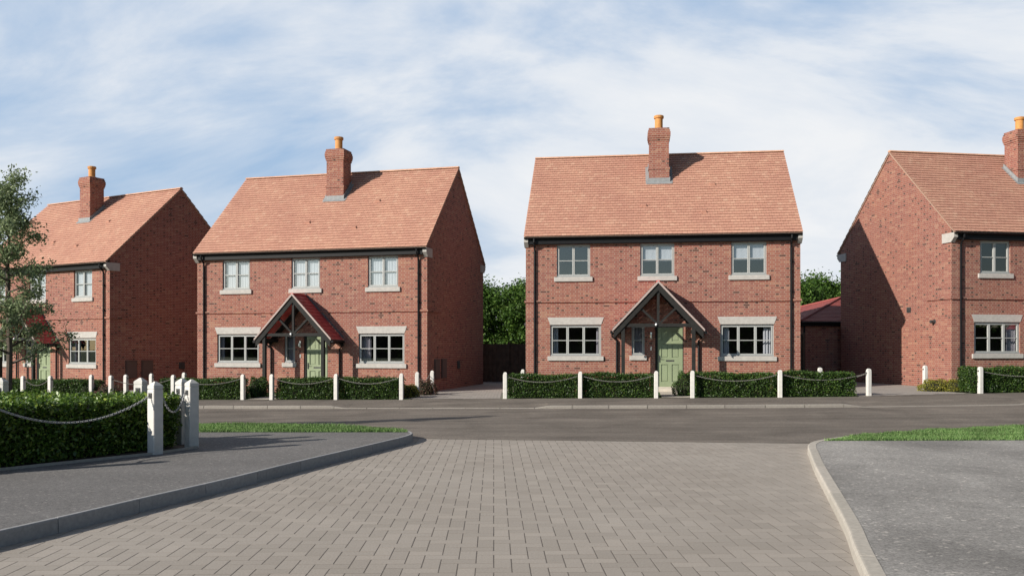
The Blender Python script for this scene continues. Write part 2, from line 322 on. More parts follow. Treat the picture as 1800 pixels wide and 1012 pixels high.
def build_house():
    root=empty('brick_house')
    # walls
    w=MB(); holes=GF+FF+[SIDEW,DOOR]
    panel_with_holes(w,0,W,-.5,5.30,holes,.10)
    zt=lambda y:ZE+(y+OV)*TAN-.06
    for x in (0,W):
        pts=[(x,0,-.5),(x,D,-.5),(x,D,zt(0)),(x,D/2,zt(D/2)),(x,0,zt(0))]
        if x==0: pts=pts[::-1]
        w.poly(pts)
    w.poly([(W,D,-.5),(0,D,-.5),(0,D,5.3),(W,D,5.3)])
    # projecting string course, turning a short way round each corner
    a,b,q=3.045,3.115,.045
    w.box(-q,W+q,-q,-.001,a,b); w.box(-q,-.001,-.0,1.3,a,b); w.box(W+.001,W+q,0,1.3,a,b)
    w.build('wall',M['brick'],root)
    # splayed lintels
    for x0,x1,z0,z1 in GF:
        l=MB(); y0,y1=-.012,.05; A=[(x0+.0,2.27),(x1-.0,2.27),(x1+.10,2.53),(x0-.10,2.53)]
        l.poly([(x,y0,z) for x,z in A]); 
        for i in range(4):
            p,r=A[i],A[(i+1)%4]; l.poly([(p[0],y0,p[1]),(p[0],-.0005,p[1]),(r[0],-.0005,r[1]),(r[0],y0,r[1])])
        l.build('lintel',M['stone'],root)
    wins={}
    wins['gl']=window(root,GF[0],3); wins['gr']=window(root,GF[1],3)
    for k,i in (('fl',0),('fm',1),('fr',2)): wins[k]=window(root,FF[i],2)
    wins['s']=window(root,SIDEW,1,.075)
    # rooms behind the glass
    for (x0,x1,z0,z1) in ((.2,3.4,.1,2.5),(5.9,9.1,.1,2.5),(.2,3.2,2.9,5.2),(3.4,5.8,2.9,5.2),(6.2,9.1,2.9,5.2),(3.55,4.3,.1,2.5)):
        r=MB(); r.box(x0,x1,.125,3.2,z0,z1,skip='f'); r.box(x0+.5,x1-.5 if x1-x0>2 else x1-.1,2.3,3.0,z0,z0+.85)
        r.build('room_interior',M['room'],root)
    # front door
    x0,x1,z0,z1=DOOR; fr=MB(); fr.box(x0,x0+.085,.03,.10,z0,z1); fr.box(x1-.03,x1,.03,.10,z0,z1); fr.box(x0+.085,x1-.03,.03,.10,z1-.04,z1)
    d=MB(); a,b=x0+.085,x1-.03; dz0,dz1=z0+.03,z1-.04
    cols=[(a+.12,a+.36),(a+.48,a+.725)]; rows=[(.30,.90),(1.13,1.60),(1.70,2.06)]
    hs=[(c[0],c[1],r[0],r[1]) for c in cols for r in rows]
    P=MB(); panel_with_holes(P,a,b,dz0,dz1,hs,.03)
    for h in hs:
        P.box(h[0]+.0,h[1]-.0,.0301,.04,h[2]+.0,h[3]-.0); P.bevbox(h[0]+.03,h[1]-.03,.016,.03,h[2]+.03,h[3]-.03,.004)
    P.v=[(v[0],v[1]+.055,v[2]) for v in P.v]; P.box(a,b,.096,.12,dz0,dz1)
    dr=P.build('front_door',M['door'],root); fr.build('door_frame',M['timber'],dr)
    s=MB(); s.bevbox(a+.28,a+.56,.046,.054,1.0,1.05,.003); s.build('letter_slot',M['plate'],dr)
    hd=MB(); hd.beam((a+.06,.04,.98),(a+.06,.04,1.2),.03,.015,(0,1,0)); hd.tube([(a+.06,.04,1.1),(a+.06,0,1.1),(a+.16,0,1.1)],.009,6); hd.build('handle',M['plate'],dr)
    st=MB(); st.bevbox(x0-.15,x1+.15,-.35,-.001,-.2,.095,.01); st.bevbox(x0,x1,-.02,.10,.0955,.128,.004); st.build('doorstep',M['slab'],root)
    # roof
    ln=math.hypot(D/2+OV,ZR-ZE); dy=(D/2+OV)/ln; dz=(ZR-ZE)/ln
    rf=MB()
    tiles(rf,-V,W+V,(0,-OV,ZE),(1,0,0),(0,dy,dz),(0,-dz,dy),ln-.06,.158,.165)
    tiles(rf,-V,W+V,(0,D+OV,ZE),(1,0,0),(0,-dy,dz),(0,dz,dy),ln-.06,.32,.33)
    roof=rf.build('roof',M['tile'],root)
    sl=MB(); h=.05
    for x in (-V+.004,W+V-.004):
        pass
    A=[(-OV+.01,ZE-.012),(D/2,ZR-.012),(D+OV-.01,ZE-.012),(D+OV-.01,ZE-.05),(D/2,ZR-.075),(-OV+.01,ZE-.05)]
    xa,xb=-V+.006,W+V-.006
    for i in range(6):
        p,r=A[i],A[(i+1)%6]; sl.poly([(xa,p[0],p[1]),(xa,r[0],r[1]),(xb,r[0],r[1]),(xb,p[0],p[1])])
    for x in (xa,xb):
        sl.poly([(x,*A[0]),(x,*A[1]),(x,*A[4]),(x,*A[5])]); sl.poly([(x,*A[1]),(x,*A[2]),(x,*A[3]),(x,*A[4])])
    sl.build('verge',M['mortar'],roof)
    rg=MB(); nseg=31; 
    for i in range(nseg):
        a=-V+(W+2*V)*i/nseg; b=-V+(W+2*V)*(i+1)/nseg; r=.105
        P=[(D/2+r*math.cos(t)*1.0,ZR-.045+r*math.sin(t)) for t in [R(20+140*k/6) for k in range(7)]]
        base=len(rg.v)
        for x,rr in ((a,0),(b,.0)):
            for y,z in P: rg.v.append((x,y,z+rr))
        for k in range(6):
            rg.f.append((base+k,base+7+k,base+8+k,base+k+1)); rg.m.append(0); rg.smooth.append(False); rg.uv+=[(0,0)]*4
        rg.f.append(tuple(base+k for k in range(7))); rg.m.append(0); rg.smooth.append(False); rg.uv+=[(0,0)]*7
        rg.f.append(tuple(base+13-k for k in range(7))); rg.m.append(0); rg.smooth.append(False); rg.uv+=[(0,0)]*7
    rg.build('ridge_tiles',M['ridge'],roof)
    for vx,vd in ((4.11,1.0),(6.17,.67),(6.58,1.93)):
        t=MB(); z=ZE+(vd+OV)*TAN; up=.03
        f0=(vx-.09,vd,z+.02); 
        a=[(vx-.10,vd-.02,z+.012),(vx+.10,vd-.02,z+.012),(vx+.08,vd-.045,z+.075),(vx-.08,vd-.045,z+.075)]
        bk=[(vx+.08,vd+.10,z+.135),(vx-.08,vd+.10,z+.135)]; lo=[(vx+.10,vd+.10,z+.11),(vx-.10,vd+.10,z+.11)]
        t.poly(a,0); t.poly([a[3],a[2],bk[0],bk[1]]); t.poly([a[1],lo[0],bk[0],a[2]]); t.poly([a[0],a[3],bk[1],lo[1]])
        t.build('vent_tile',[M['tile'],M['black']],roof)
    # eaves: fascia, gutter front and back, downpipes
    for yy,s in ((0,1),(D,-1)):
        g=MB(); fy=yy-s*.16
        y0,y1=sorted((fy,yy-s*.002)); g.box(.12,W-.12,y0,y1,5.07,5.27)
        gy=yy-s*.235; n=8; R1=.06
        prof=[(gy+R1*math.cos(t),5.30+R1*math.sin(t)) for t in [math.pi+math.pi*k/n for k in range(n+1)]]
        for p,q in zip(prof,prof[1:]): g.poly([(-.03,p[0],p[1]),(W+.03,p[0],p[1]),(W+.03,q[0],q[1]),(-.03,q[0],q[1])],sm=True)
        for x in (-.03,W+.03): g.poly([(x,*p) for p in prof])
        g.build('gutter',M['black'],root)
    for x,dx in ((.32,-.02),(W-.31,.02)):
        p=MB(); p.tube([(x,-.235,5.26),(x,-.235,5.14),(x,-.17,5.05),(x,-.07,4.96),(x,-.055,4.86),(x,-.055,-.2)],.036,8)
        for z in (4.4,3.4,2.4,1.4,.4): p.tube([(x,-.055,z-.03),(x,-.055,z+.03)],.046,8)
        p.build('downpipe',M['black'],root)
    # stone kneelers at the four corners
    for y,s in ((0,1),(D,-1)):
        for x0_,x1_ in ((-.045,.10),(W-.10,W+.045)):
            k=MB(); P=[(y-s*.20,5.30),(y-s*.20,5.14),(y-s*.03,4.98),(y+s*.44,4.98),(y+s*.44,5.30)]
            k.poly([(x0_,*q) for q in P]); k.poly([(x1_,*q) for q in P[::-1]])
            for i in range(5):
                p,r=P[i],P[(i+1)%5]; k.poly([(x0_,*p),(x1_,*p),(x1_,*r),(x0_,*r)])
            k.build('kneeler',M['stone'],root)
    # chimney
    c=MB(); cx0,cx1,cy0,cy1=4.31,5.05,2.14,2.86; 
    c.box(cx0,cx1,cy0,cy1,7.2,8.02); c.box(cx0-.022,cx1+.022,cy0-.022,cy1+.022,8.021,8.095); c.box(cx0+.012,cx1-.012,cy0+.012,cy1-.012,8.096,9.10)
    for i,e in enumerate((.012,.032,.045,.045,.028,.005)): c.box(cx0-e,cx1+e,cy0-e,cy1+e,9.101+i*.0751,9.175+i*.0751)
    ch=c.build('chimney',M['brick'],root)
    fl=MB(); e=.03; fl.box(cx0-e,cx1+e,cy0-e,cy0-.001,ZE+(cy0+OV)*TAN-.02,ZE+(cy0+OV)*TAN+.17)
    for x in (cx0-e,cx1+.001):
        z0_=ZE+(cy0+OV)*TAN; z1_=ZE+(cy1+OV)*TAN
        for xx in (x,x+e-.001): fl.poly([(xx,cy0-e,z0_-.02),(xx,cy1,z1_-.02),(xx,cy1,z1_+.17),(xx,cy0-e,z0_+.17)])
        fl.poly([(x,cy0-e,z0_+.17),(x,cy1,z1_+.17),(x+e-.001,cy1,z1_+.17),(x+e-.001,cy0-e,z0_+.17)])
    # apron and soaker strips lying on the tiles
    ap=.045/dy
    fl.poly([(cx0-.1,cy0-.13,z0_-.13*TAN+.05),(cx1+.1,cy0-.13,z0_-.13*TAN+.05),(cx1+.1,cy0-.02,z0_-.02*TAN+.05),(cx0-.1,cy0-.02,z0_-.02*TAN+.05)])
    for a_,b_ in ((cx0-.12,cx0-e),(cx1+e,cx1+.12)): fl.poly([(a_,cy0-.1,z0_-.1*TAN+.045),(b_,cy0-.1,z0_-.1*TAN+.045),(b_,cy1,z1_+.045),(a_,cy1,z1_+.045)])
    fl.build('flashing',M['lead'],ch)
    cm=MB(); cm.lathe([(.26,0),(.2,.05),(.17,.06)],(4.68,2.5,9.552),12); cm.build('flaunching',M['mortar'],ch)
    pt=MB(); pt.lathe([(.155,0),(.155,.05),(.145,.06),(.145,.40),(.18,.42),(.185,.50),(.165,.52),(.12,.52),(.12,.35)],(4.68,2.5,9.56),18); pt.build('chimney_pot',M['pot'],ch)
    # porch
    px0,px1,pxm,pe,pa,py=3.08,6.03,4.555,2.03,3.62,-1.0
    t=MB(); bw=.17; n=Vector((pxm-px0,0,pa-pe)).normalized()
    for sx,xe in ((1,px0),(-1,px1)):
        # barge board: front face parallelogram
        up=Vector((0,0,-bw*1.45)); A=Vector((xe,py,pe)); B=Vector((pxm,py,pa))
        for y0,y1 in ((py,py+.045),(-.06,-.015)):
            q=[Vector((A.x,y0,A.z)),Vector((B.x,y0,B.z)),Vector((B.x,y0,B.z))+up,Vector((A.x,y0,A.z))+up]
            q2=[v+Vector((0,y1-y0,0)) for v in q]; t.poly(q); t.poly(q2[::-1])
            for i in range(4): t.poly([q[i],q2[i],q2[(i+1)%4],q[(i+1)%4]])
        # eaves plate and rafters
        xe2=xe+sx*.30
        t.beam((xe2,py+.06,2.02),(xe2,-.003,2.02),.10,.12)
        t.beam((xe+sx*.02,py+.05,pe-.06),(xe+sx*.02,-.02,pe-.06),.03,.13)
    zc=2.22; t.beam((px0+.22,py+.09,zc),(px1-.22,py+.09,zc),.09,.11,(0,0,1))
    t.beam((pxm,py+.09,zc+.055),(pxm,py+.09,pa-.15),.085,.085,(1,0,0))
    for s in (-1,1): t.beam((pxm+s*.05,py+.09,zc+.07),(pxm+s*.63,py+.09,zc+.62),.07,.085,(0,1,0))
    pc=t.build('porch_truss',M['timber'],root)
    for xx in (px0+.315,px1-.315):
        p=MB(); p.bevbox(xx-.06,xx+.06,py+.03,py+.15,-.25,zc-.055,.006); p.bevbox(xx-.075,xx+.075,py+.015,py+.165,-.25,.14,.006)
        p.build('porch_post',M['timber'],pc)
    pr=MB(); pl=math.hypot(pxm-px0,pa-pe); ux=(pxm-px0)/pl; uz=(pa-pe)/pl; fy=py-.03
    tiles(pr,0,-fy-.002,(px0-.03,fy,pe-.0),(0,1,0),(ux,0,uz),(-uz,0,ux),pl+.03,.165,.165,lift=.03)
    tiles(pr,0,-fy-.002,(px1+.03,fy,pe-.0),(0,1,0),(-ux,0,uz),(uz,0,ux),pl+.03,.165,.165,lift=.03)
    pr.build('porch_roof',M['red_tile'],pc)
    vg=MB()
    for s,xe in ((1,px0-.03),(-1,px1+.03)):
        q=[(xe-s*.012,fy-.012,pe-.02),(pxm,fy-.012,pa+.0),(pxm,fy-.012,pa+.085),(xe-s*.012,fy-.012,pe+.055)]
        q2=[(x,fy+.03,z) for x,y,z in q]; vg.poly(q); vg.poly(q2)
        for i in range(4): vg.poly([q[i],q2[i],q2[(i+1)%4],q[(i+1)%4]])
    vg.build('porch_verge',M['pale_mortar'],pc)
    for i in range(5):
        pass
    rr=MB(); rr.beam((pxm,fy-.005,pa+.06),(pxm,-.003,pa+.06),.10,.06); rr.build('porch_ridge',M['red_tile'],pc)
    lf=MB()
    for s,xe in ((1,px0-.05),(-1,px1+.05)):
        A_,B_=(xe,pe+.05),(pxm,pa+.07)
        lf.poly([(A_[0],-.014,A_[1]),(B_[0],-.014,B_[1]),(B_[0],-.014,B_[1]+.075),(A_[0],-.014,A_[1]+.075)])
        lf.poly([(A_[0],-.014,A_[1]+.075),(B_[0],-.014,B_[1]+.075),(B_[0],-.001,B_[1]+.075),(A_[0],-.001,A_[1]+.075)])
    lf.build('porch_flashing',M['lead_dark'],pc)
    lp=MB(); lp.lathe([(.01,.045),(.03,.03),(.038,0),(.03,-.03),(.008,-.04)][::-1],(pxm-.07,py+.02,zc+.02),10); lp.build('porch_lamp',M['bulb'],pc)
    for s,xx in ((-1,px0-.03),(1,px1+.03)):
        g=MB(); g.tube([(xx+s*.04,py,pe-.05),(xx+s*.04,-.04,pe-.05)],.05,8)
        g.tube([(xx+s*.04,-.10,pe-.07),(xx+s*.04,-.10,pe-.16),(xx-s*.12,-.06,pe-.32),(xx-s*.12,-.06,-.2)],.035,8)
        g.build('porch_downpipe',M['black'],root)
    wl=MB(); wl.box(4.31,4.37,-.03,-.001,1.78,2.0); wl.lathe([(.03,0),(.035,.02),(.035,.12),(.03,.13)],(4.34,-.09,1.80),10); wl.tube([(4.34,-.03,1.95),(4.34,-.09,1.95)],.012,6); wl.build('wall_lamp',M['steel'],root)
    db=MB(); db.bevbox(4.32,4.36,-.02,-.001,1.38,1.52,.003); db.build('doorbell',M['steel'],root)
    # gable fittings
    for y0,y1,z0,z1 in ((.73,1.26,.62,1.32),(1.50,2.04,.62,1.32)):
        b=MB(); b.box(W+.001,W+.05,y0,y1,z0,z1); b.box(W+.051,W+.06,y0+.03,y1-.03,z0+.03,z1-.04); b.box(W+.001,W+.065,y0-.01,y1+.01,z1+.001,z1+.02); b.build('meter_box',M['meter'],root)
    b=MB(); b.box(W+.001,W+.03,3.42,3.72,.94,1.24)
    for i in range(6): b.box(W+.03,W+.042,3.43,3.71,.96+i*.045,.985+i*.045)
    b.build('wall_vent',M['plate'],root)
    b=MB(); b.box(-.03,-.001,2.24,2.46,2.68,2.87)
    for i in range(4): b.box(-.042,-.03,2.25,2.45,2.70+i*.042,2.725+i*.042)
    b.build('wall_vent',M['plate'],root)
    b=MB(); b.tube([(-.001,.90,2.30),(-.16,.90,2.30)],.055,12); b.tube([(-.001,.90,2.30),(-.012,.90,2.30)],.085,12); b.build('flue_pipe',M['plate'],root)
    return root,wins

house,wins=build_house()
def ctree(o,parent=None):
    c=o.copy(); COL.objects.link(c); c.parent=parent
    for ch in list(o.children): ctree(ch,c)
    return c
POSE=[(-24.383,39.592,-.502,-.275),(-12.018,33.244,-.253,-.161),(.484,30.534,-.136,.123),(14.988,29.69,.164,.208)]
HLAB=['far left brick house, partly behind the young tree, porch roof bright red',
      'brick house second from the left, netted upstairs windows, dark right gable',
      'brick house seen square on, half drawn upstairs blinds, path to green door',
      'brick house at the right edge, sunlit gable crossed by a diagonal shadow']
houses=[]
order=[2,0,1,3]
for i in (0,1,3):
    houses.append((i,ctree(house)))
houses.append((2,house))
for i,h in houses:
    X,Y,a,z=POSE[i]; h.location=(X,Y,z); h.rotation_euler=(0,0,a); tag(h,HLAB[i],'house','brick houses along the road')
# curtains differ from house to house
for i,h in houses:
    ws=[c for c in h.children if c.name.split('.')[0]=='window']
    def find(w): 
        return min(ws,key=lambda o:sum(abs(a-b) for a,b in zip((min(v.co.x for v in o.data.vertices),max(v.co.z for v in o.data.vertices)),(w[0],w[3]))))
    gl,gr,fl,fm,fr,sd=[find(w) for w in (GF[0],GF[1],FF[0],FF[1],FF[2],SIDEW)]
    if i in (0,1):
        for w,o in zip(FF,(fl,fm,fr)):
            curtain(o,w[0],w[1],w[2]-.1,w[3],M['blind'],.135,.005,.11)
        curtain(gr,6.6,7.05 if i==1 else 6.9,1.1,2.3,M['curtain_grey'],.22,.025)
        curtain(gl,.8,1.05,1.1,2.3,M['curtain_grey'],.22,.025)
        curtain(sd,3.66,4.14,1.15,2.3,M['curtain_grey'],.2,.015)
    if i==2:
        for w,o in zip(FF[1:],(fm,fr)):
            curtain(o,w[0],w[1],w[2]+.52,w[3],M['blind'],.135,.002,.2)
        curtain(gl,.8,1.12,1.1,2.3,M['curtain'],.22,.025); curtain(gl,2.46,2.68,1.1,2.3,M['curtain_grey'],.22,.025)
        curtain(gr,6.6,6.98,1.1,2.3,M['curtain'],.22,.025); curtain(gr,8.12,8.5,1.1,2.3,M['curtain'],.22,.025)
        curtain(sd,3.66,4.14,1.15,2.3,M['curtain_grey'],.2,.015)
    if i==3:
        curtain(gr,6.6,6.98,1.1,2.3,M['curtain'],.22,.025); curtain(gl,2.25,2.68,1.1,2.3,M['curtain_grey'],.22,.025)

# ------------------------------------------------------------------ ground sheets
def resample(P,step,closed=False):
    P=[Vector((*p,0)) if len(p)==2 else Vector(p) for p in P]; out=[]
    for i in range(len(P)-1):
        p0=P[max(i-1,0)];p1=P[i];p2=P[i+1];p3=P[min(i+2,len(P)-1)]; n=max(1,int((p2-p1).length/step))
        for k in range(n):
            t=k/n; out.append(.5*((2*p1)+(p2-p0)*t+(2*p0-5*p1+4*p2-p3)*t*t+(3*p1-p0-3*p2+p3)*t**3))
    out.append(P[-1]); return out
def strip(A,B,zoff,n=6):
    """quad strip between polylines A and B (same count) following the ground"""
    mb=MB()
    for i in range(len(A)-1):
        for k in range(n):
            t0,t1=k/n,(k+1)/n
            q=[A[i].lerp(B[i],t0),A[i+1].lerp(B[i+1],t0),A[i+1].lerp(B[i+1],t1),A[i].lerp(B[i],t1)]
            mb.poly([(p.x,p.y,gz(p.x,p.y)+zoff) for p in q])
    return mb
def flat(poly,z): mb=MB(); mb.poly([(x,y,gz(x,y)+z) for x,y in poly]); return mb

g=MB(); xs=[-600,-200,-60,-45]+list(range(-40,45,4))+[60,200,600]; ys=[-600,-200,-60,-20,0,8,15]+[17+i*.6 for i in range(10)]+[26,30,36,44,60,90,200,600,900]
for a,b in zip(xs,xs[1:]):
    for c,d in zip(ys,ys[1:]): g.poly([(x,y,gz(x,y)-.10) for x,y in ((a,c),(b,c),(b,d),(a,d))])
tag(g.build('ground',M['lawn']),'wide green ground sheet under the street','ground',kind='structure')

# main road
road=MB(); xs=[-45+i*2 for i in range(46)]; ys=[14.6,15.5,16.5]+[17+i*.5 for i in range(11)]+[23,24,25,26,27,28]
def py_edge(x): return 14.98-.115*(x-1)   # line where road meets pavers
for a,b in zip(xs,xs[1:]):
    ys=[None]+ [15.6,16.4]+[17+i*.5 for i in range(11)]+[23,24,25,26,27,28.4]
    for j in range(len(ys)-1):
        c0=py_edge(a) if j==0 else ys[j]; c1=py_edge(b) if j==0 else ys[j]; d=ys[j+1]
        if j==0 and (d<=c0 or d<=c1): c0=c1=14.0
        if a<-14 or b>16: 
            if j==0: c0=c1=15.0
        road.poly([(x,y,gz(x,y)+.004) for x,y in ((a,c0),(b,c1),(b,d),(a,d))])
tag(road.build('road',M['road']),'grey brown asphalt road crossing in front of the houses','road',kind='structure')

# herringbone paving of the side road, each block a bevelled slab
pv=[]; PW=.132; gap=.0085; bev=.0006; rot=R(1.2)
def add_block(x,y,w,h):
    cx,cy=x+w/2,y+h/2; X=cx*math.cos(rot)-cy*math.sin(rot); Y=cx*math.sin(rot)+cy*math.cos(rot)
    if Y>15.6 or Y<-4: return
    if X<-9 or X>9 or X>3.1+.28*(Y-6)+1.2 or X<-4.9+.28*(min(Y,13)-4)-1.3: return
    dz=random.uniform(-.0002,.0002); tx,ty=random.uniform(-.001,.001),random.uniform(-.001,.001); g_=gap+random.uniform(-.001,.0015)
    def P(a,b,z): 
        u,v=x+a,y+b; return (u*math.cos(rot)-v*math.sin(rot),u*math.sin(rot)+v*math.cos(rot),z)
    o=[(g_/2,g_/2),(w-g_/2,g_/2),(w-g_/2,h-g_/2),(g_/2,h-g_/2)]; i=[(a+(bev if a<w/2 else -bev),b+(bev if b<h/2 else -bev)) for a,b in o]
    base=len(pvv); pvv.extend([P(a,b,-.02) for a,b in o]); pvv.extend([P(a,b,-.0003+dz) for a,b in o]); pvv.extend([P(a,b,dz+a*tx+b*ty) for a,b in i])
    pvf.append((base+8,base+9,base+10,base+11))
    for k in range(4):
        l=(k+1)%4; pvf.append((base+4+k,base+4+l,base+8+l,base+8+k)); pvf.append((base+k,base+l,base+4+l,base+4+k))
pvv=[];pvf=[]
for i in range(-80,90):
    for j in range(-40,125):
        k=(i+j)%4
        if k==0: add_block(i*PW,j*PW,PW,2*PW)
        elif k==2: add_block(i*PW,j*PW,2*PW,PW)
me=bpy.data.meshes.new('paved_road'); me.from_pydata(pvv,[],pvf); me.materials.append(M['paver']); o=bpy.data.objects.new('paved_road',me); COL.objects.link(o)
tag(o,'herringbone block paved side road in the foreground','road',kind='structure')
b=MB(); b.poly([(-12,-6,-.0012),(12,-6,-.0012),(12,15.9,-.0012),(-12,15.9,-.0012)]); tag(b.build('paving_bed',M['joint']),'dark jointing sand between the herringbone blocks','road',kind='structure')

def kerb(P,h,w,name,label,side=1,z0=-.05,stone=.915,m='kerb',joint=.03):
    """kerb stones along P (front base line); body lies to the left (side=1) or right of the direction"""
    P=resample(P,.12); mb=MB(); s=0; idx=[0]; acc=0
    for i in range(1,len(P)):
        acc+=(P[i]-P[i-1]).length
        if acc>=stone or i==len(P)-1: idx.append(i); acc=0
    def nrm(i):
        d=(P[min(i+1,len(P)-1)]-P[max(i-1,0)]).normalized(); return Vector((-d.y,d.x,0))*side
    H=h if callable(h) else (lambda p:h)
    for a,b in zip(idx,idx[1:]):
        base=len(mb.v); cnt=0
        for i in range(a,b+1):
            p=P[i].copy(); t=0
            if i==a: p=p.lerp(P[min(i+1,len(P)-1)],joint)
            if i==b: p=p.lerp(P[max(i-1,0)],joint)
            n=nrm(i); g0=gz(p.x,p.y); hh=H(p)
            b0=min(.03,w*.35)
            for q,z in ((0,z0),(0.003,hh-b0*.8),(b0*.6,hh-.002),(b0,hh),(w,hh),(w,z0)):
                v=p+n*q; mb.v.append((v.x,v.y,g0+z))
            cnt+=1
        for c in range(cnt-1):
            for k in range(5):
                u=base+c*6+k; mb.f.append((u,u+6,u+7,u+1)); mb.m.append(0); mb.smooth.append(False); mb.uv+=[(0,0)]*4
        for u in (base,base+(cnt-1)*6): mb.f.append(tuple(u+k for k in range(6))); mb.m.append(0); mb.smooth.append(False); mb.uv+=[(0,0)]*6
    o=mb.build(name,M[m]); tag(o,label,'kerb',kind='structure'); return P,[P[i]+nrm(i)*w for i in range(len(P))]
KL=[(-9.4,-6),(-7.6,-1),(-5.6,3),(-4.10,6.97),(-3.58,8.55),(-3.18,9.74),(-2.77,11.16),(-2.31,12.6),(-1.95,13.75),(-1.74,14.45),(-1.70,14.95),(-1.86,15.4),(-2.3,15.8),(-3.1,16.2),(-4.4,16.55),(-6.2,16.8),(-14,17.3),(-30,17.8)]
KR=[(-.5,-6),(.4,-2),(1.45,2.5),(2.44,6.1),(2.85,7.46),(3.33,9.19),(3.86,11.11),(4.30,12.6),(4.48,13.2),(4.72,13.8),(5.15,14.35),(5.9,14.95),(7.3,15.75),(8.8,16.4),(10.3,16.9),(14,17.6),(25,18.6),(32,19)]
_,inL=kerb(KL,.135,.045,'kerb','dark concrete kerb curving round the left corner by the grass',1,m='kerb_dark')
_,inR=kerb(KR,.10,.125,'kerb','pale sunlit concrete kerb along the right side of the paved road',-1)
def plate(inner,far,z,m,name,label):
    mb=MB(); pts=[(p.x,p.y) for p in inner]+far
    mb.poly([(x,y,z) for x,y in pts]); o=mb.build(name,m); tag(o,label,'pavement',kind='structure'); return o
plate([p for p in inL],[(-30,-6)],.131,M['walk'],'pavement','dark asphalt pavement on the left corner beside the hedge')
plate([p for p in inR],[(32,-6)],.096,M['walk_right'],'pavement','worn speckled asphalt area to the right of the paved road')
# far kerb and pavement
KF=[(-34,30.5),(-22,28.0),(-14,26.2),(-9.15,25.15),(-4.8,24.4),(-2.2,24.0),(.61,23.5),(4.49,22.95),(8.81,22.60),(11.08,22.6),(13.32,22.7),(22,23.6),(34,25.6)]
def fh(p):
    x=p.x; d=lambda a,b:1-sm(a-.6,a,x)*(1-sm(b,b+.6,x)); return .022+.068*min(d(-4.6,.5),d(9.2,13.2))
PF,inF=kerb(KF,fh,.125,'kerb','far concrete kerb with dropped lengths at the driveways',1,m='kerb_far',joint=.06)
PB=[(-34,33.2),(-22,30.9),(-14,29.0),(-9.15,27.95),(-4.8,27.1),(-2.2,26.85),(.61,26.65),(4.49,26.1),(8.81,25.62),(11.08,25.8),(13.32,26.3),(22,27.6),(34,30)]
PBr=resample(PB,.12); 
mb=MB()
def atx(P,x):
    for a,b in zip(P,P[1:]):
        if a.x<=x<=b.x: t=(x-a.x)/max(b.x-a.x,1e-6); return a.lerp(b,t)
    return P[-1] if x>P[-1].x else P[0]
X=[-33+i*.4 for i in range(166)]
for a,b in zip(X,X[1:]):
    ra,rb=atx(inF,a),atx(inF,b); qa,qb=atx(PBr,a),atx(PBr,b)
    for t0,t1 in ((0,.35),(.35,1)):
        def pt(r,q,t): p=r.lerp(q,t); z=(fh(r)-.004)*(1-min(1,t/.35))+.096*min(1,t/.35); return (p.x,p.y,gz(p.x,p.y)+z)
        mb.poly([pt(ra,qa,t0),pt(rb,qb,t0),pt(rb,qb,t1),pt(ra,qa,t1)])
tag(mb.build('pavement',M['road']),'asphalt footway between the far kerb and the white posts','pavement',kind='structure')
# gardens behind it
A=[atx(PBr,x) for x in X]; B=[Vector((p.x*1.3,62,0)) for p in A]
o=strip(A,B,.09,3).build('lawn',M['lawn']); tag(o,'front gardens and lawns around the houses','lawn',kind='structure')

def block_drive(poly,z,label,bw=.14,bh=.21):
    """rows of small blocks clipped by centre to a polygon"""
    def inside(x,y):
        c=False; n=len(poly)
        for i in range(n):
            x1,y1=poly[i];x2,y2=poly[(i+1)%n]
            if (y1>y)!=(y2>y) and x<(x2-x1)*(y-y1)/(y2-y1)+x1: c=not c
        return c
    mb=MB(); x0=min(p[0] for p in poly);x1=max(p[0] for p in poly);y0=min(p[1] for p in poly);y1=max(p[1] for p in poly)
    mb.poly([(x,y,gz(x,y)+z-.006) for x,y in poly],1)
    y=y0; r=0
    while y<y1:
        x=x0-(r%2)*bh/2
        while x<x1:
            if inside(x+bh/2,y+bw/2): mb.poly([(u,v,gz(u,v)+z) for u,v in ((x+.004,y+.004),(x+bh-.004,y+.004),(x+bh-.004,y+bw-.004),(x+.004,y+bw-.004))])
            x+=bh
        y+=bw; r+=1
    o=mb.build('driveway',[M['drive_paver'],M['joint']]); tag(o,label,'driveway',kind='structure')
def pb(x): return atx(PBr,x).y
block_drive([(x,pb(x)+.0) for x in (-3.0,-2,-1,-.35)]+[(-.35,30.2),(.35,31),(1.3,38),(1.5,41),(-1.9,41),(-3.2,33),(-5.3,30.6)],.105,'pale block driveway between the two middle houses')
block_drive([(x,pb(x)) for x in (10.35,11,12,13,13.9)]+[(13.55,28.6),(14.8,29.6),(13.4,38),(10.8,38),(9.9,30.6),(9.0,29.6),(9.4,27)],.105,'pale block driveway beside the right hand house')
block_drive([(x,pb(x)) for x in (-12.4,-11.4,-10.9)]+[(-11,30),(-12.2,34),(-14,42),(-17,42),(-15.7,35),(-13.2,31)],.105,'block driveway between the two left houses')
sl=MB(); sl.poly([(x,y,gz(x,y)+.108) for x,y in ((4.50,pb(4.5)+.01),(5.38,pb(5.38)+.01),(5.95,29.5),(5.0,29.6))]); tag(sl.build('path',M['slab']),'stone path leading to the middle right green door','path',kind='structure')
sl=MB(); sl.poly([(x,y,gz(x,y)+.108) for x,y in ((-8.52,pb(-8.52)+.01),(-7.45,pb(-7.45)+.01),(-7.1,31.8),(-8.0,32.1))]); tag(sl.build('path',M['slab']),'stone path between posts to the second house','path',kind='structure')
sl=MB(); sl.poly([(x,y,gz(x,y)+.108) for x,y in ((-16.2,pb(-16.2)+.01),(-15.3,pb(-15.3)+.01),(-17.3,36.5),(-18.5,37))]); tag(sl.build('path',M['slab']),'stone path to the far left house','path',kind='structure')

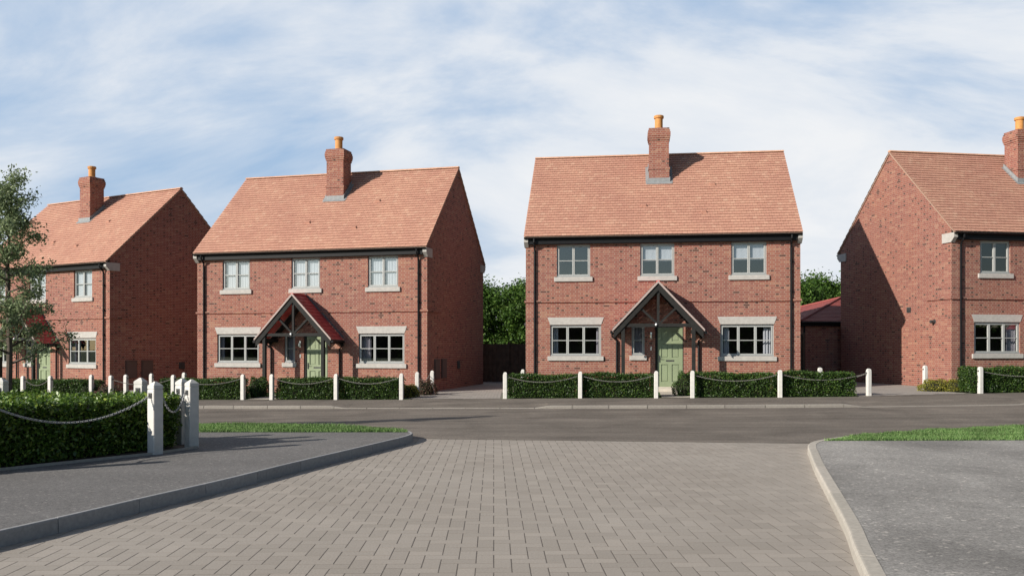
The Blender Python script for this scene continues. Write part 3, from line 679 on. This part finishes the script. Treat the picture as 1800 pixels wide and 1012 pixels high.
# ------------------------------------------------------------------ grass verges (blades)
def blades(name,label,poly,n,h,z,mat_):
    poly=np.array(poly); x0,y0=poly.min(0); x1,y1=poly.max(0)
    P=RNG.uniform((x0,y0),(x1,y1),(n*3,2)); c=np.zeros(len(P),bool); k=len(poly)
    for i in range(k):
        a=poly[i]; b_=poly[(i+1)%k]
        if a[1]==b_[1]: continue
        cond=(a[1]>P[:,1])!=(b_[1]>P[:,1]); xi=(b_[0]-a[0])*(P[:,1]-a[1])/(b_[1]-a[1])+a[0]; c^=cond&(P[:,0]<xi)
    P=P[c][:n]; m=len(P); th=RNG.uniform(0,2*np.pi,m); w=RNG.uniform(.004,.009,m); d=np.stack([np.cos(th),np.sin(th)],1)*w[:,None]
    patch=.75+.35*np.sin(P[:,0]*3.1+np.sin(P[:,1]*5))*np.sin(P[:,1]*4.3+P[:,0]*1.7)
    hh=h*RNG.uniform(.5,1.15,m)*patch; le=RNG.normal(0,.35,(m,2))*hh[:,None]
    q=np.zeros((m,4,3)); q[:,0,:2]=P-d; q[:,1,:2]=P+d; q[:,2,:2]=P+d*.25+le; q[:,3,:2]=P-d*.25+le; q[:,:2,2]=z; q[:,2:,2]=(z+hh)[:,None]
    core=MB(); core.poly([(x,y,z) for x,y in poly],1)
    o=quads(name,q,[mat_,M['lawn']],core=core); tag(o,label,'grass',kind='stuff')
inl=[(p.x,p.y) for p in inL]; inr=[(p.x,p.y) for p in inR]
gl=[p for p in inl if p[1]>15.12 and -13<p[0]]; gl=[(gl[0][0]-.02,15.12)]+gl+[(-13,15.12)]
blades('grass','strip of green grass on the left corner between pavement and road',gl,56000,.065,.133,M['grass'])
gr=[p for p in inr if p[1]>14.02 and p[0]<16]; gr=gr+[(16,14.35)]
blades('grass','green grass strip on the right corner beside the worn asphalt',gr,85000,.055,.098,M['grass'])

# ------------------------------------------------------------------ hedges, shrubs
def hedge(name,label,poly,h,z,dens,size,matl,cat='hedge',group=None,top_dens=None,wob=.05):
    """hedge with polygon footprint: dark twiggy body plus shell of leaves"""
    poly=[np.array(p,float) for p in poly]; C=sum(poly)/len(poly); pts=[]
    def H(x,y): return h*(1+wob*np.sin(x*2.3+y)*.6+wob*np.sin(x*5.1-y*3.3)*.5)
    n=len(poly)
    for i in range(n):
        a,b_=poly[i],poly[(i+1)%n]; ln=np.linalg.norm(b_-a); k=int(ln*h*dens); t=RNG.uniform(0,1,k); d=(b_-a)/ln; nr=np.array([d[1],-d[0]])
        if np.dot(nr,(a+b_)/2-C)<0: nr=-nr
        P=a+(b_-a)*t[:,None]; zz=RNG.uniform(0.03,1.0,k); bul=.05*np.sin(P[:,0]*4+zz*3)+RNG.normal(-.02,.035,k); P=P+nr*bul[:,None]
        pts.append(np.column_stack([P,z+zz*H(P[:,0],P[:,1])]))
    tri=[(poly[0],poly[i],poly[i+1]) for i in range(1,n-1)]
    for a,b_,c in tri:
        ar=abs(np.cross(b_-a,c-a))/2; k=int(ar*(top_dens or dens)); u=RNG.uniform(0,1,(k,2)); s=u.sum(1)>1; u[s]=1-u[s]
        P=a+(b_-a)*u[:,:1]+(c-a)*u[:,1:]; pts.append(np.column_stack([P,z+H(P[:,0],P[:,1])+RNG.normal(-.015,.03,k)]))
    pts=np.vstack(pts); q=leafquads(pts,size,.5)
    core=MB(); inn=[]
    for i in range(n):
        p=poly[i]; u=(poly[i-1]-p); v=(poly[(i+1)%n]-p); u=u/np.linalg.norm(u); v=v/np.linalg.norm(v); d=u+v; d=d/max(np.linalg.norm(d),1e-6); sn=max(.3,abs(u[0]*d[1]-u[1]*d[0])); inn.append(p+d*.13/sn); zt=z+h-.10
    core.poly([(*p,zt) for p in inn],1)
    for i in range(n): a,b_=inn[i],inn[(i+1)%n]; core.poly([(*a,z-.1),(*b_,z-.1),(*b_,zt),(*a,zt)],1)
    o=quads(name,q,[matl,M['twig']],core=core); tag(o,label,cat,group); return o
def hl(x0,y0,x1,y1,dep):
    d=np.array([x1-x0,y1-y0]); d/=np.linalg.norm(d); nn=np.array([-d[1],d[0]])*dep
    return [(x0,y0),(x1,y1),(x1+nn[0],y1+nn[1]),(x0+nn[0],y0+nn[1])]
GH='clipped hedges behind the white posts'
def fhedge(x0,x1,h,label,dep=.6,off=.12):
    y0,y1=pb(x0)+off,pb(x1)+off
    return hedge('hedge',label,hl(x0,y0,x1,y1,dep),h,gz((x0+x1)/2,26)+.09,2600,.028,M['hedge'],group=GH)
fhedge(-.08,2.02,.70,'clipped hedge under the left window of the square-on house, beside the driveway')
fhedge(2.14,4.28,.70,'clipped hedge between the second post and the path of the square-on house')
fhedge(5.50,7.82,.70,'clipped hedge right of the stone path, under the right hand window')
fhedge(7.98,10.2,.70,'clipped hedge at the right end of the square-on house, beside the driveway')
fhedge(-10.9,-8.78,.64,'clipped hedge behind the near white posts, left of the second house path')
fhedge(-7.5,-5.6,.64,'clipped hedge in front of the second house porch')
fhedge(-5.42,-3.55,.64,'clipped hedge under the right hand window of the second house')
fhedge(14.0,18,.74,'clipped hedge in front of the right edge house')
fhedge(-18.6,-14.6,.60,'dark hedge in front of the far left house, behind the chain',1.0,.5)
fhedge(-12.0,-11.2,.62,'short hedge block beside the driveway of the second house',.8,1.0)
def shrub(name,label,x,y,r,h,matl,n,size=.03,cat='shrub',group=None):
    z=gz(x,y)+.09; u=RNG.normal(size=(n,3)); u/=np.linalg.norm(u,axis=1)[:,None]; u[:,2]=np.abs(u[:,2])*1.0
    rr=RNG.uniform(.72,1.02,n)**.6; bum=1+.12*np.sin(u[:,0]*7+u[:,2]*5)
    P=np.column_stack([x+u[:,0]*r*rr*bum,y+u[:,1]*r*rr*bum,z+.03+u[:,2]*(h-.05)*rr*bum])
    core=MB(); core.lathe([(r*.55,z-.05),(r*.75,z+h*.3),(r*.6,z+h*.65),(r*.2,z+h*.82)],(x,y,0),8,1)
    q=leafquads(P,size,.4); o=quads(name,q,[matl,M['twig']],core=core); tag(o,label,cat,group); return o
shrub('round_bush','round clipped bush beside the stone path of the square-on house',5.42,27.1,.42,.80,M['hedge'],3500,.025,'bush')
shrub('round_bush','round clipped bush on the lawn left of the second house porch',-8.55,29.3,.40,.72,M['hedge'],3500,.025,'bush')
for k,(x,y,r,h,m_,lab) in enumerate([
  (13.55,27.9,.50,.42,'shrub_gold','low golden shrub at the foot of the sunlit gable, nearest the driveway'),
  (14.15,27.6,.48,.42,'shrub_gold','low golden shrub between the driveway shrub and the right hedge'),
  (-3.35,28.0,.35,.45,'shrub_gold','small golden shrub behind the last post left of the middle driveway'),
  (-2.95,29.3,.42,.55,'shrub_red','reddish heather shrub at the corner of the second house'),
  (-4.7,29.5,.45,.72,'shrub_red','reddish shrub showing above the hedge under the second house window'),
  (-7.35,30.6,.35,.5,'shrub_gold','yellow green shrub beside the second house porch post'),
  (-13.7,29.6,.50,.50,'shrub_red','reddish shrub below the right window of the far left house'),
  (-14.5,29.9,.50,.62,'hedge','dark green shrub next to the far left house wall')]):
    shrub('garden_shrub',lab,x,y,r,h,M[m_],1600,.028)

# near hedge
NH=[(-9.9,5.2),(-5.25,12.15),(-4.93,12.75),(-5.35,13.35),(-9.6,13.6),(-10.6,9)]
hedge('hedge','big laurel hedge in the left foreground, bright on top, dark face behind a chain',NH,.745,.131,3600,.030,M['hedge_near'],top_dens=1700,wob=.03)
s=MB(); s.poly([(x,y,.136) for x,y in ((-10.1,5.0),(-5.0,12.0),(-4.70,12.8),(-5.2,13.6),(-10,13.9),(-14,9))]); tag(s.build('soil',M['soil']),'bare soil strip under the near hedge','soil',kind='structure')
e=MB(); 
for a,b_ in (((-10.3,4.9),(-4.93,11.98)),((-4.93,11.98),(-4.62,12.75))): e.beam((*a,.135),(*b_,.135),.05,.05)
tag(e.build('path_edging',M['kerb']),'thin concrete edging along the foot of the near hedge','edging',kind='structure')

# ------------------------------------------------------------------ posts and chains
def post_mesh(near):
    root=empty('white_post'); b=MB()
    if near:
        w=.075; H=1.0
        b.bevbox(-w,w,-w,w,-.1,H-.105,.008); b.box(-w+.01,w-.01,-w+.01,w-.01,H-.1051,H-.0985); b.bevbox(-w,w,-w,w,H-.099,H-.0551,.006); 
        for i in range(4):
            c=[(-w,-w),(w,-w),(w,w),(-w,w)]; p,q=c[i],c[(i+1)%4]; b.poly([(p[0]*.96,p[1]*.96,H-.055),(q[0]*.96,q[1]*.96,H-.055),(q[0]*.18,q[1]*.18,H),(p[0]*.18,p[1]*.18,H)])
        b.poly([(-w*.18,-w*.18,H),(w*.18,-w*.18,H),(w*.18,w*.18,H),(-w*.18,w*.18,H)])
    else:
        w=.062; H=.82; b.bevbox(-w,w,-w,w,-.1,H-.06,.012)
        rings=[(w*.88,H-.0605),(w*.80,H-.03),(w*.5,H-.008),(w*.2,H)]
        for (r0,z0),(r1,z1) in zip(rings,rings[1:]):
            for i in range(4):
                c=[(-1,-1),(1,-1),(1,1),(-1,1)]; p,q=c[i],c[(i+1)%4]; b.poly([(p[0]*r0,p[1]*r0,z0),(q[0]*r0,q[1]*r0,z0),(q[0]*r1,q[1]*r1,z1),(p[0]*r1,p[1]*r1,z1)])
        r=w*.2; b.poly([(-r,-r,H),(r,-r,H),(r,r,H),(-r,r,H)])
    b.build('shaft',M['white'],root)
    zc=H-.19 if near else H-.13; e=w
    for s in (-1,1):
        p=MB(); hw=.036 if near else .022
        x0,x1=sorted((s*(e+.001),s*(e+.009))); p.box(x0,x1,-hw,hw,zc-hw,zc+hw)
        p.tube([(s*(e+.009),0,zc),(s*(e+.03),0,zc),(s*(e+.035),0,zc-.02)],.006,6); p.build('chain_plate',M['plate'],root)
    return root,zc,e
pn,zcn,en=post_mesh(True); pf,zcf,ef=post_mesh(False)
GP='white posts along the far pavement'; GN='large white posts around the near hedge'
used={'n':False,'f':False}; posts={}
def place(key,x,y,a,label,near=False):
    k='n' if near else 'f'; src=pn if near else pf
    o=src if not used[k] else ctree(src); used[k]=True
    o.location=(x,y,.131 if near else gz(x,y)+.09); o.rotation_euler=(0,0,a); tag(o,label,'post',GN if near else GP); posts[key]=(x,y,a,near); return o
an=math.atan2(1.87,1.24)
place('A',-4.93,12.03,an,'thick white post standing in front of the near hedge, largest in view',True)
place('B',-4.72,12.83,R(50),'thick white post right of the hedge end, rightmost of the near group',True)
place('C',-5.02,13.25,R(60),'thick white post just behind and left of the rightmost near post',True)
place('D',-5.78,13.55,R(80),'thick white post whose cap pokes over the hedge, left of the largest post',True)
place('E',-7.95,13.55,R(90),'thick white post behind the hedge at the left edge',True)
place('F',-6.17,10.10,an,'thick white post holding the far end of the long near chain',True)
def line_ang(x): 
    d=atx(PBr,x+.5)-atx(PBr,x-.5); return math.atan2(d.y,d.x)
FP=[('a',-16.37,29.15,'white post nearest the young tree, left end of a sagging chain'),
 ('b',-15.30,28.85,'white post by the far left house path, right end of a short chain'),
 ('c',-14.3,29.6,'white post alone below the right window of the far left house'),
 ('d',-13.13,28.50,'white post in line with the corner of the far left house'),
 ('e',-12.95,29.2,'white post in half shadow just right of the far left house corner post'),
 ('f',-12.55,30.3,'round topped white post showing above the low hedge by the dark gable'),
 ('g',-10.97,28.2,'white post left of the driveway entrance, seen beside the near post caps'),
 ('h',-11.75,31.2,'white post set back beside the second house wall, above the near post cap'),
 ('i',-8.61,27.86,'white post at the left side of the second house path'),
 ('j',-7.63,27.66,'white post at the right side of the second house path'),
 ('k',-5.50,27.23,'white post between the two hedges of the second house'),
 ('l',-3.41,26.86,'white post at the right end of the second house hedge'),
 ('m',-3.07,28.2,'white post set back by the downpipe of the second house'),
 ('n',-2.73,29.8,'white post against the dark gable of the second house'),
 ('o',-.21,26.76,'white post at the left end of the hedge by the middle driveway'),
 ('p',.37,29.9,'small white post behind the hedge at the left corner of the square-on house'),
 ('q',2.08,26.50,'white post between the two hedges under the left window of the square-on house'),
 ('r',4.32,26.08,'white post at the left of the stone path, in front of the green door'),
 ('s',5.38,25.95,'white post at the right of the stone path beside the round bush'),
 ('t',7.90,25.66,'white post between the two hedges under the right window of the square-on house'),
 ('u',9.80,27.7,'small white post behind the hedge at the right end of the square-on house'),
 ('v',10.59,25.84,'white post standing free at the left of the right hand driveway'),
 ('w',13.62,28.7,'white post in front of the sunlit gable beside the golden shrubs'),
 ('x',14.23,26.45,'white post at the left end of the right edge hedge'),
 ('y',17.4,26.9,'white post at the far end of the right edge hedge, beyond the frame')]
for k,x,y,l in FP: place(k,x,y,line_ang(x),l)
def chain(name,p,q,sag,link,label,group):
    p,q=Vector(p),Vector(q); n=200; pts=[p.lerp(q,i/n)-Vector((0,0,sag*4*(i/n)*(1-i/n))) for i in range(n+1)]
    acc=[0]
    for a,b_ in zip(pts,pts[1:]): acc.append(acc[-1]+(b_-a).length)
    cnt=int(acc[-1]/(link*.74)); mb=MB(); seg=10; rs=4; wr=link*.14
    def at(s):
        for i in range(n):
            if acc[i+1]>=s: return pts[i].lerp(pts[i+1],(s-acc[i])/(acc[i+1]-acc[i]))
        return pts[-1]
    for i in range(cnt):
        s=(i+.5)*acc[-1]/cnt; c=at(s); d=(at(min(s+.02,acc[-1]))-at(max(s-.02,0))).normalized(); side=d.cross(Vector((0,0,1))).normalized(); up=side.cross(d)
        w=side*.75+up*.66 if i%2 else side*.66-up*.75; w.normalize(); nn=d.cross(w); rings=[]
        for k in range(seg):
            t=2*math.pi*k/seg; cc=c+d*(link/2*math.cos(t))+w*(link*.33*math.sin(t)); od=(d*math.cos(t)+w*math.sin(t)).normalized()
            rings.append([cc+(od*math.cos(u)+nn*math.sin(u))*wr for u in (0,math.pi/2,math.pi,3*math.pi/2)])
        base=len(mb.v)
        for r_ in rings: mb.v+= [tuple(v) for v in r_]
        for k in range(seg):
            for j in range(4):
                l=(k+1)%seg; m_=(j+1)%4; mb.f.append((base+k*4+j,base+l*4+j,base+l*4+m_,base+k*4+m_)); mb.m.append(0); mb.smooth.append(True); mb.uv+=[(0,0)]*4
    o=mb.build(name,M['metal'] if 'near' in group else M['rust']); tag(o,label,'chain',group)
def hook(k,toward,near):
    x,y,a,nr=posts[k]; tx,ty=posts[toward][:2]; e=(en if near else ef)+.035; s=1 if (tx-x)*math.cos(a)+(ty-y)*math.sin(a)>0 else -1
    return (x+s*e*math.cos(a),y+s*e*math.sin(a),(.131+zcn if near else gz(x,y)+.09+zcf)-.02)
def join(a,b_,sag,label,near=False):
    chain('chain',hook(a,b_,near),hook(b_,a,near),sag,.040 if near else .040,label,'chains near the hedge' if near else 'chains between the far posts')
join('F','A',.27,'long sagging chain across the dark face of the near hedge',True)
join('A','B',.24,'short sagging chain between the largest near post and the rightmost one',True)
join('B','C',.14,'short chain between the rightmost near post and the one behind it',True)
join('D','E',.2,'chain behind the top of the near hedge',True)
for a,b_,l in (('a','b','sagging chain between the two posts beside the young tree'),('d','g','long chain seen over the hedge between the far left corner post and the driveway'),
  ('g','i','chain in front of the hedge left of the second house path'),('j','k','chain in front of the hedge below the second house porch'),('k','l','chain in front of the hedge under the second house right window'),
  ('m','n','chain between the two set back posts at the dark gable'),('o','q','chain across the leftmost hedge of the square-on house'),('q','r','chain across the hedge just left of the green door'),
  ('s','t','chain across the hedge just right of the round bush'),('t','v','chain across the hedge at the right end of the square-on house'),('x','y','chain across the hedge of the right edge house'),('u','v','chain running back from the free standing driveway post')):
    join(a,b_,.17,l)

# ------------------------------------------------------------------ fences and garage
def fence(x0,y0,x1,y1,h,label,gate=False):
    root=empty('timber_fence',(x0,y0,gz(x0,y0)+.05),math.atan2(y1-y0,x1-x0)); ln=math.hypot(x1-x0,y1-y0); b=MB(); n=int(ln/.11)
    for i in range(n):
        a=i*ln/n; zt=h+random.uniform(-.004,.004); y=.012 if i%2 else 0; b.box(a+.002,a+ln/n*1.12,y-.01,y+.006,.03,zt)
    b.box(0,ln,.02,.06,.35,.43); b.box(0,ln,.02,.06,h-.35,h-.27); b.build('boards',M['fence'],root)
    k=max(1,round(ln/1.8))
    for i in range(k+1): p=MB(); p.bevbox(i*ln/k-.05,i*ln/k+.05,-.06,.04,-.2,h+.06,.006); p.build('fence_post',M['fence'],root)
    tag(root,label,'fence'); return root
fence(-2.0,40.5,1.75,38.6,1.80,'dark close boarded timber fence closing the gap between the two middle houses')
fence(10.9,36.8,12.35,36.9,2.05,'dark timber fence panel between the square-on house and the garage')
gr_=empty('garage',(12.35,36.95,gz(12.4,37)+.06),R(9)); w=MB(); w.box(0,8,0,8,-.3,2.55,skip='tb'); w.build('wall',M['brick'],gr_)
M['garage_tile']=island_material('garage_tile',[(0,(.22,.055,.05)),(1,(.30,.075,.065))],rough=.7,noise=.15,nscale=20); rf=MB(); ez,rz=2.56,3.8; o_=.22
c=[(-o_,-o_,ez),(8+o_,-o_,ez),(8+o_,8+o_,ez),(-o_,8+o_,ez)]; r0=(4,4,rz); 
def hipt(mb,A,B,Tp,rows=18):
    A,B,Tp=Vector(A),Vector(B),Vector(Tp); mid=(A+B)/2; dv=(Tp-mid); sl=dv.length; dv.normalize(); du=(B-A).normalized(); nn=du.cross(dv); g_=sl/rows; Wd=(B-A).length
    for r_ in range(rows):
        s0,s1=r_*g_,(r_+1)*g_+.01; h0=Wd/2*(1-s0/sl); h1=Wd/2*max(0,(1-s1/sl)); x=-h0-(r_%2)*.08
        while x<h0:
            a,b_=max(x,-h0),min(x+.16,h0); x+=.165
            if b_-a<.01: continue
            a1,b1=max(a,-h1),min(b_,h1)
            if b1<=a1: a1=b1=(h1 if a>0 else -h1)
            mb.poly([mid+du*a+dv*s0+nn*.02,mid+du*b_+dv*s0+nn*.02,mid+du*b1+dv*s1+nn*.004,mid+du*a1+dv*s1+nn*.004])
            mb.poly([mid+du*a+dv*s0,mid+du*b_+dv*s0,mid+du*b_+dv*s0+nn*.02,mid+du*a+dv*s0+nn*.02])
for i in range(4): hipt(rf,c[i],c[(i+1)%4],r0)
rr=rf.build('roof',M['garage_tile'],gr_); hp=MB()
for i in range(4): hp.tube([Vector(c[i])+Vector((0,0,.03)),Vector(r0)+Vector((0,0,.03))],.055,8)
hp.build('hip_tiles',M['garage_tile'],rr)
gt=MB(); gt.box(-o_,8+o_,-o_+.02,-.001,2.36,2.52); gt.box(-o_,-.001,0,8,2.36,2.52); gt.tube([(-o_-.03,-o_-.03,2.5),(8+o_,-o_-.03,2.5)],.05,8); gt.tube([(-o_-.03,-o_-.03,2.5),(-o_-.03,8,2.5)],.05,8); gt.build('gutter',M['black'],gr_)
dp=MB(); dp.tube([(.03,-.07,2.45),(.03,-.07,-.2)],.035,8); dp.build('downpipe',M['black'],gr_)
tag(gr_,'low brick garage with a red hipped roof behind the sunlit gable','garage')

# ------------------------------------------------------------------ trees
def tree(name,label,x,y,H,trunk_h,rad,leafn,leaf,matl,group=None,seed=1,gap=.5,tr=.09,shape=1.0,lift=0.0,spread=1.0,twig_len=.5):
    rg=np.random.default_rng(seed); rnd=random.Random(seed); z=gz(x,y)+.05; root=empty(name,(x,y,z)); t=MB()
    top=Vector((rnd.uniform(-.15,.15),rnd.uniform(-.15,.15),H*.93)); tp=[Vector((0,0,-.2)),Vector((0,0,.3)),Vector((.03,0,H*.3)),Vector((-.04,.05,H*.6)),top]
    t.tube(tp,[tr*1.25,tr,tr*.8,tr*.5,tr*.12],9); tips=[]
    nl=int(22+H*2.2)
    for i in range(nl):
        f=i/nl; z0=trunk_h+(H*.9-trunk_h)*f; prof=math.sin(math.pi*min(1,(f*.86+.14)))**.7*shape if shape<2 else 1
        prof=(1-f)**.75*.9+.12 if shape<1 else prof
        ang=i*2.4+rnd.uniform(-.4,.4); ln=rad*prof*rnd.uniform(.65,1.1); up=ln*rnd.uniform(.25,.7)*spread
        a=Vector((0,0,z0)); pts=[a]; d=Vector((math.cos(ang),math.sin(ang),0))
        for k in (1,2,3): pts.append(a+d*ln*k/3+Vector((rnd.uniform(-.06,.06)*ln,rnd.uniform(-.06,.06)*ln,up*(k/3)**1.3)))
        r0=tr*.45*(1-f*.6); t.tube(pts,[r0,r0*.7,r0*.45,r0*.15],5,cap=False)
        for k in range(9):
            u=rnd.uniform(.3,1.0); s=u*3; b_=pts[min(int(s),2)].lerp(pts[min(int(s),2)+1],s-int(s))
            e=b_+Vector((rnd.gauss(0,1),rnd.gauss(0,1),rnd.gauss(.35,.8))).normalized()*rnd.uniform(.3,1)*twig_len
            t.tube([b_,e],[r0*.25,r0*.06],3,cap=False); tips.append((b_,e))
    t.build('trunk',M['bark'],root)
    per=max(1,leafn//len(tips)); P=[]
    for b_,e in tips:
        w=rg.uniform(.3,1.6); n=int(per*w); u=rg.uniform(.15,1.1,n)[:,None]; P.append(np.array(b_)+(np.array(e)-np.array(b_))*u+rg.normal(0,gap*.5,(n,3))*np.array([1,1,.7]))
    q=leafquads(np.vstack(P),leaf,.2,rg); quads('crown',q,matl,parent=root); tag(root,label,'tree',group); return root
tree('young_tree','young grey green tree at the left edge, rising behind the near hedge',-8.97,15.5,5.0,1.25,.94,21000,.027,M['tree_leaf'],seed=5,gap=.15,tr=.06,shape=.9,spread=1.0,twig_len=.36)
GT='trees behind the houses'
for k,(x,y,H,r,l) in enumerate([(-2.2,51,5.7,2.6,'dense green tree at the left of the gap between the middle houses'),(.6,50,5.4,2.4,'bushy tree at the right of the gap between the middle houses'),
   (3.4,53,5.6,2.6,'tree mostly hidden behind the left corner of the square-on house'),(15.2,49,5.9,2.3,'tree at the left of the gap beside the garage, tallest there'),(18.0,51,5.6,2.2,'rounded tree behind the garage roof'),
   (20.6,50,6.3,2.4,'tree touching the sunlit gable behind the garage'),(-6.2,54,5.6,2.6,'tree hidden behind the dark gable of the second house'),(-13.0,60,5.5,2.6,'tree behind the gap of the two left houses')]):
    tree('leafy_tree',l,x,y,H,.35,r,30000,.085,M['bg_leaf'],GT,seed=20+k,gap=.6,tr=.14,shape=1.0,spread=.6,twig_len=.8)
# unseen woodland added behind the viewer to block horizon glare in ground floor panes
k=16000; P=np.column_stack([RNG.uniform(-150,150,k),RNG.uniform(-66,-60,k),RNG.uniform(0,1,k)]); P[:,2]*=7.0+1.6*np.sin(P[:,0]*.21)+1.2*np.sin(P[:,0]*.57+1)
core=MB(); core.box(-150,150,-65,-61,-.1,5.0,1,skip='b')
tag(quads('woodland',leafquads(P,.55,.2),[M['bg_leaf'],M['twig']],core=core),'unseen woodland belt added behind the viewer to darken the window reflections','woodland',kind='stuff')
k=14000; P=np.column_stack([RNG.uniform(-190,190,k),RNG.uniform(150,156,k),RNG.uniform(0,1,k)]); P[:,2]=P[:,2]*(4.6+.8*np.sin(P[:,0]*.13)+.6*np.sin(P[:,0]*.41+1))-.4
core=MB(); core.box(-190,190,151,156,-.5,3.2,1,skip='b')
tag(quads('woodland',leafquads(P,.6,.2),[M['bg_leaf'],M['twig']],core=core),'low line of far woodland beyond the back gardens','woodland',kind='stuff')

# ------------------------------------------------------------------ camera, sun, sky
cam=bpy.data.cameras.new('camera'); co=bpy.data.objects.new('camera',cam); COL.objects.link(co); co.location=(0,0,1.6); co.rotation_euler=(R(90),0,0)
cam.sensor_width=36; cam.lens=1530.1/1800*36; cam.shift_y=(610.6-506)/1800; cam.clip_end=3000; scene.camera=co
el=R(25.5); trav=Vector((.835*math.cos(el),.55*math.cos(el),-math.sin(el)))
sun=bpy.data.lights.new('sun','SUN'); sun.energy=5.0; sun.angle=R(.55); sun.color=(1,.93,.83); so=bpy.data.objects.new('sun',sun); COL.objects.link(so); so.rotation_euler=trav.to_track_quat('-Z','Y').to_euler()
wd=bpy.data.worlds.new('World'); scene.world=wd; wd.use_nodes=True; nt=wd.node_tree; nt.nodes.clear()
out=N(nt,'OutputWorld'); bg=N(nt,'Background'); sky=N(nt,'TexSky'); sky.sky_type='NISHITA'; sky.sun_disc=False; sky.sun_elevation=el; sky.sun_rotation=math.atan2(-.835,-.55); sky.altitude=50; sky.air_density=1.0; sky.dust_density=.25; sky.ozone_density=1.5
tc=N(nt,'TexCoord'); sp=N(nt,'SeparateXYZ'); L(nt,tc,'Generated',sp,0)
zz=N(nt,'Math',operation='MAXIMUM'); zz.inputs[1].default_value=0; L(nt,sp,2,zz,0); za=N(nt,'Math',operation='ADD'); za.inputs[1].default_value=.42; L(nt,zz,0,za,0)
dx=N(nt,'Math',operation='DIVIDE'); L(nt,sp,0,dx,0); L(nt,za,0,dx,1); dy_=N(nt,'Math',operation='DIVIDE'); L(nt,sp,1,dy_,0); L(nt,za,0,dy_,1)
cb=N(nt,'CombineXYZ'); L(nt,dx,0,cb,0); L(nt,dy_,0,cb,1)
mp=N(nt,'Mapping'); mp.inputs['Rotation'].default_value=(0,0,R(60)); mp.inputs['Scale'].default_value=(.7,1.3,1); mp.inputs['Location'].default_value=(-8,-2,0); L(nt,cb,0,mp,'Vector')
n1=N(nt,'TexNoise'); n1.inputs['Scale'].default_value=2.4; n1.inputs['Detail'].default_value=10; n1.inputs['Roughness'].default_value=.60; n1.inputs['Distortion'].default_value=.35; L(nt,mp,0,n1,'Vector')
n2=N(nt,'TexNoise'); n2.inputs['Scale'].default_value=1.1; n2.inputs['Detail'].default_value=3; n2.inputs['Distortion'].default_value=.4; L(nt,mp,0,n2,'Vector')
ad=N(nt,'Math',operation='MULTIPLY_ADD'); ad.inputs[1].default_value=.6; L(nt,n2,'Fac',ad,0); ml=N(nt,'Math',operation='MULTIPLY'); ml.inputs[1].default_value=.6; L(nt,n1,'Fac',ml,0); L(nt,ml,0,ad,2)
cr=ramp(nt,[(.47,(.08,.08,.08)),(.56,(.42,.42,.42)),(.63,(.8,.8,.8)),(.72,(1,1,1))]); L(nt,ad,0,cr,'Fac')
# the bank of bright cloud stands ahead of the camera; elsewhere the sky is dimmed to deepen shaded walls, with gain added left and behind
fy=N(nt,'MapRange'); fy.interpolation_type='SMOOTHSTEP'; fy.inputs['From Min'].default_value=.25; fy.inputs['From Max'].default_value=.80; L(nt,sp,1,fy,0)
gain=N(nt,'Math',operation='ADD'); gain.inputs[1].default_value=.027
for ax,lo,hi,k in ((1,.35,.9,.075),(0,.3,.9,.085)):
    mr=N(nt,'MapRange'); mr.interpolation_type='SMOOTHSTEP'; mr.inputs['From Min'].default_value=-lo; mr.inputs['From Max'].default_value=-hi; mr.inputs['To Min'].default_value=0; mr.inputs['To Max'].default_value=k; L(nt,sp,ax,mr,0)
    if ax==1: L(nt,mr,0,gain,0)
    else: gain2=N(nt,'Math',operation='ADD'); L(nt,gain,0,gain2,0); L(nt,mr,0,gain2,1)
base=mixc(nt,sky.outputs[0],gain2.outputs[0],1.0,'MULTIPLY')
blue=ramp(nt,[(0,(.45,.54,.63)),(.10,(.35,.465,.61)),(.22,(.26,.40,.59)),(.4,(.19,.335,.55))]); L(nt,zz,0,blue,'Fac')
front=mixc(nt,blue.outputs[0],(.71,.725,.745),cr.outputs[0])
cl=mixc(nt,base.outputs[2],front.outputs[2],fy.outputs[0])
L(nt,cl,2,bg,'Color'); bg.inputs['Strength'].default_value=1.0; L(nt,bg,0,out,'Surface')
vs=scene.view_settings; vs.view_transform='Standard'; vs.look='None'; vs.gamma=1; vs.exposure=.3; vs.use_curve_mapping=False
scene.cycles.use_denoising=True; scene.cycles.max_bounces=6; scene.cycles.transparent_max_bounces=8
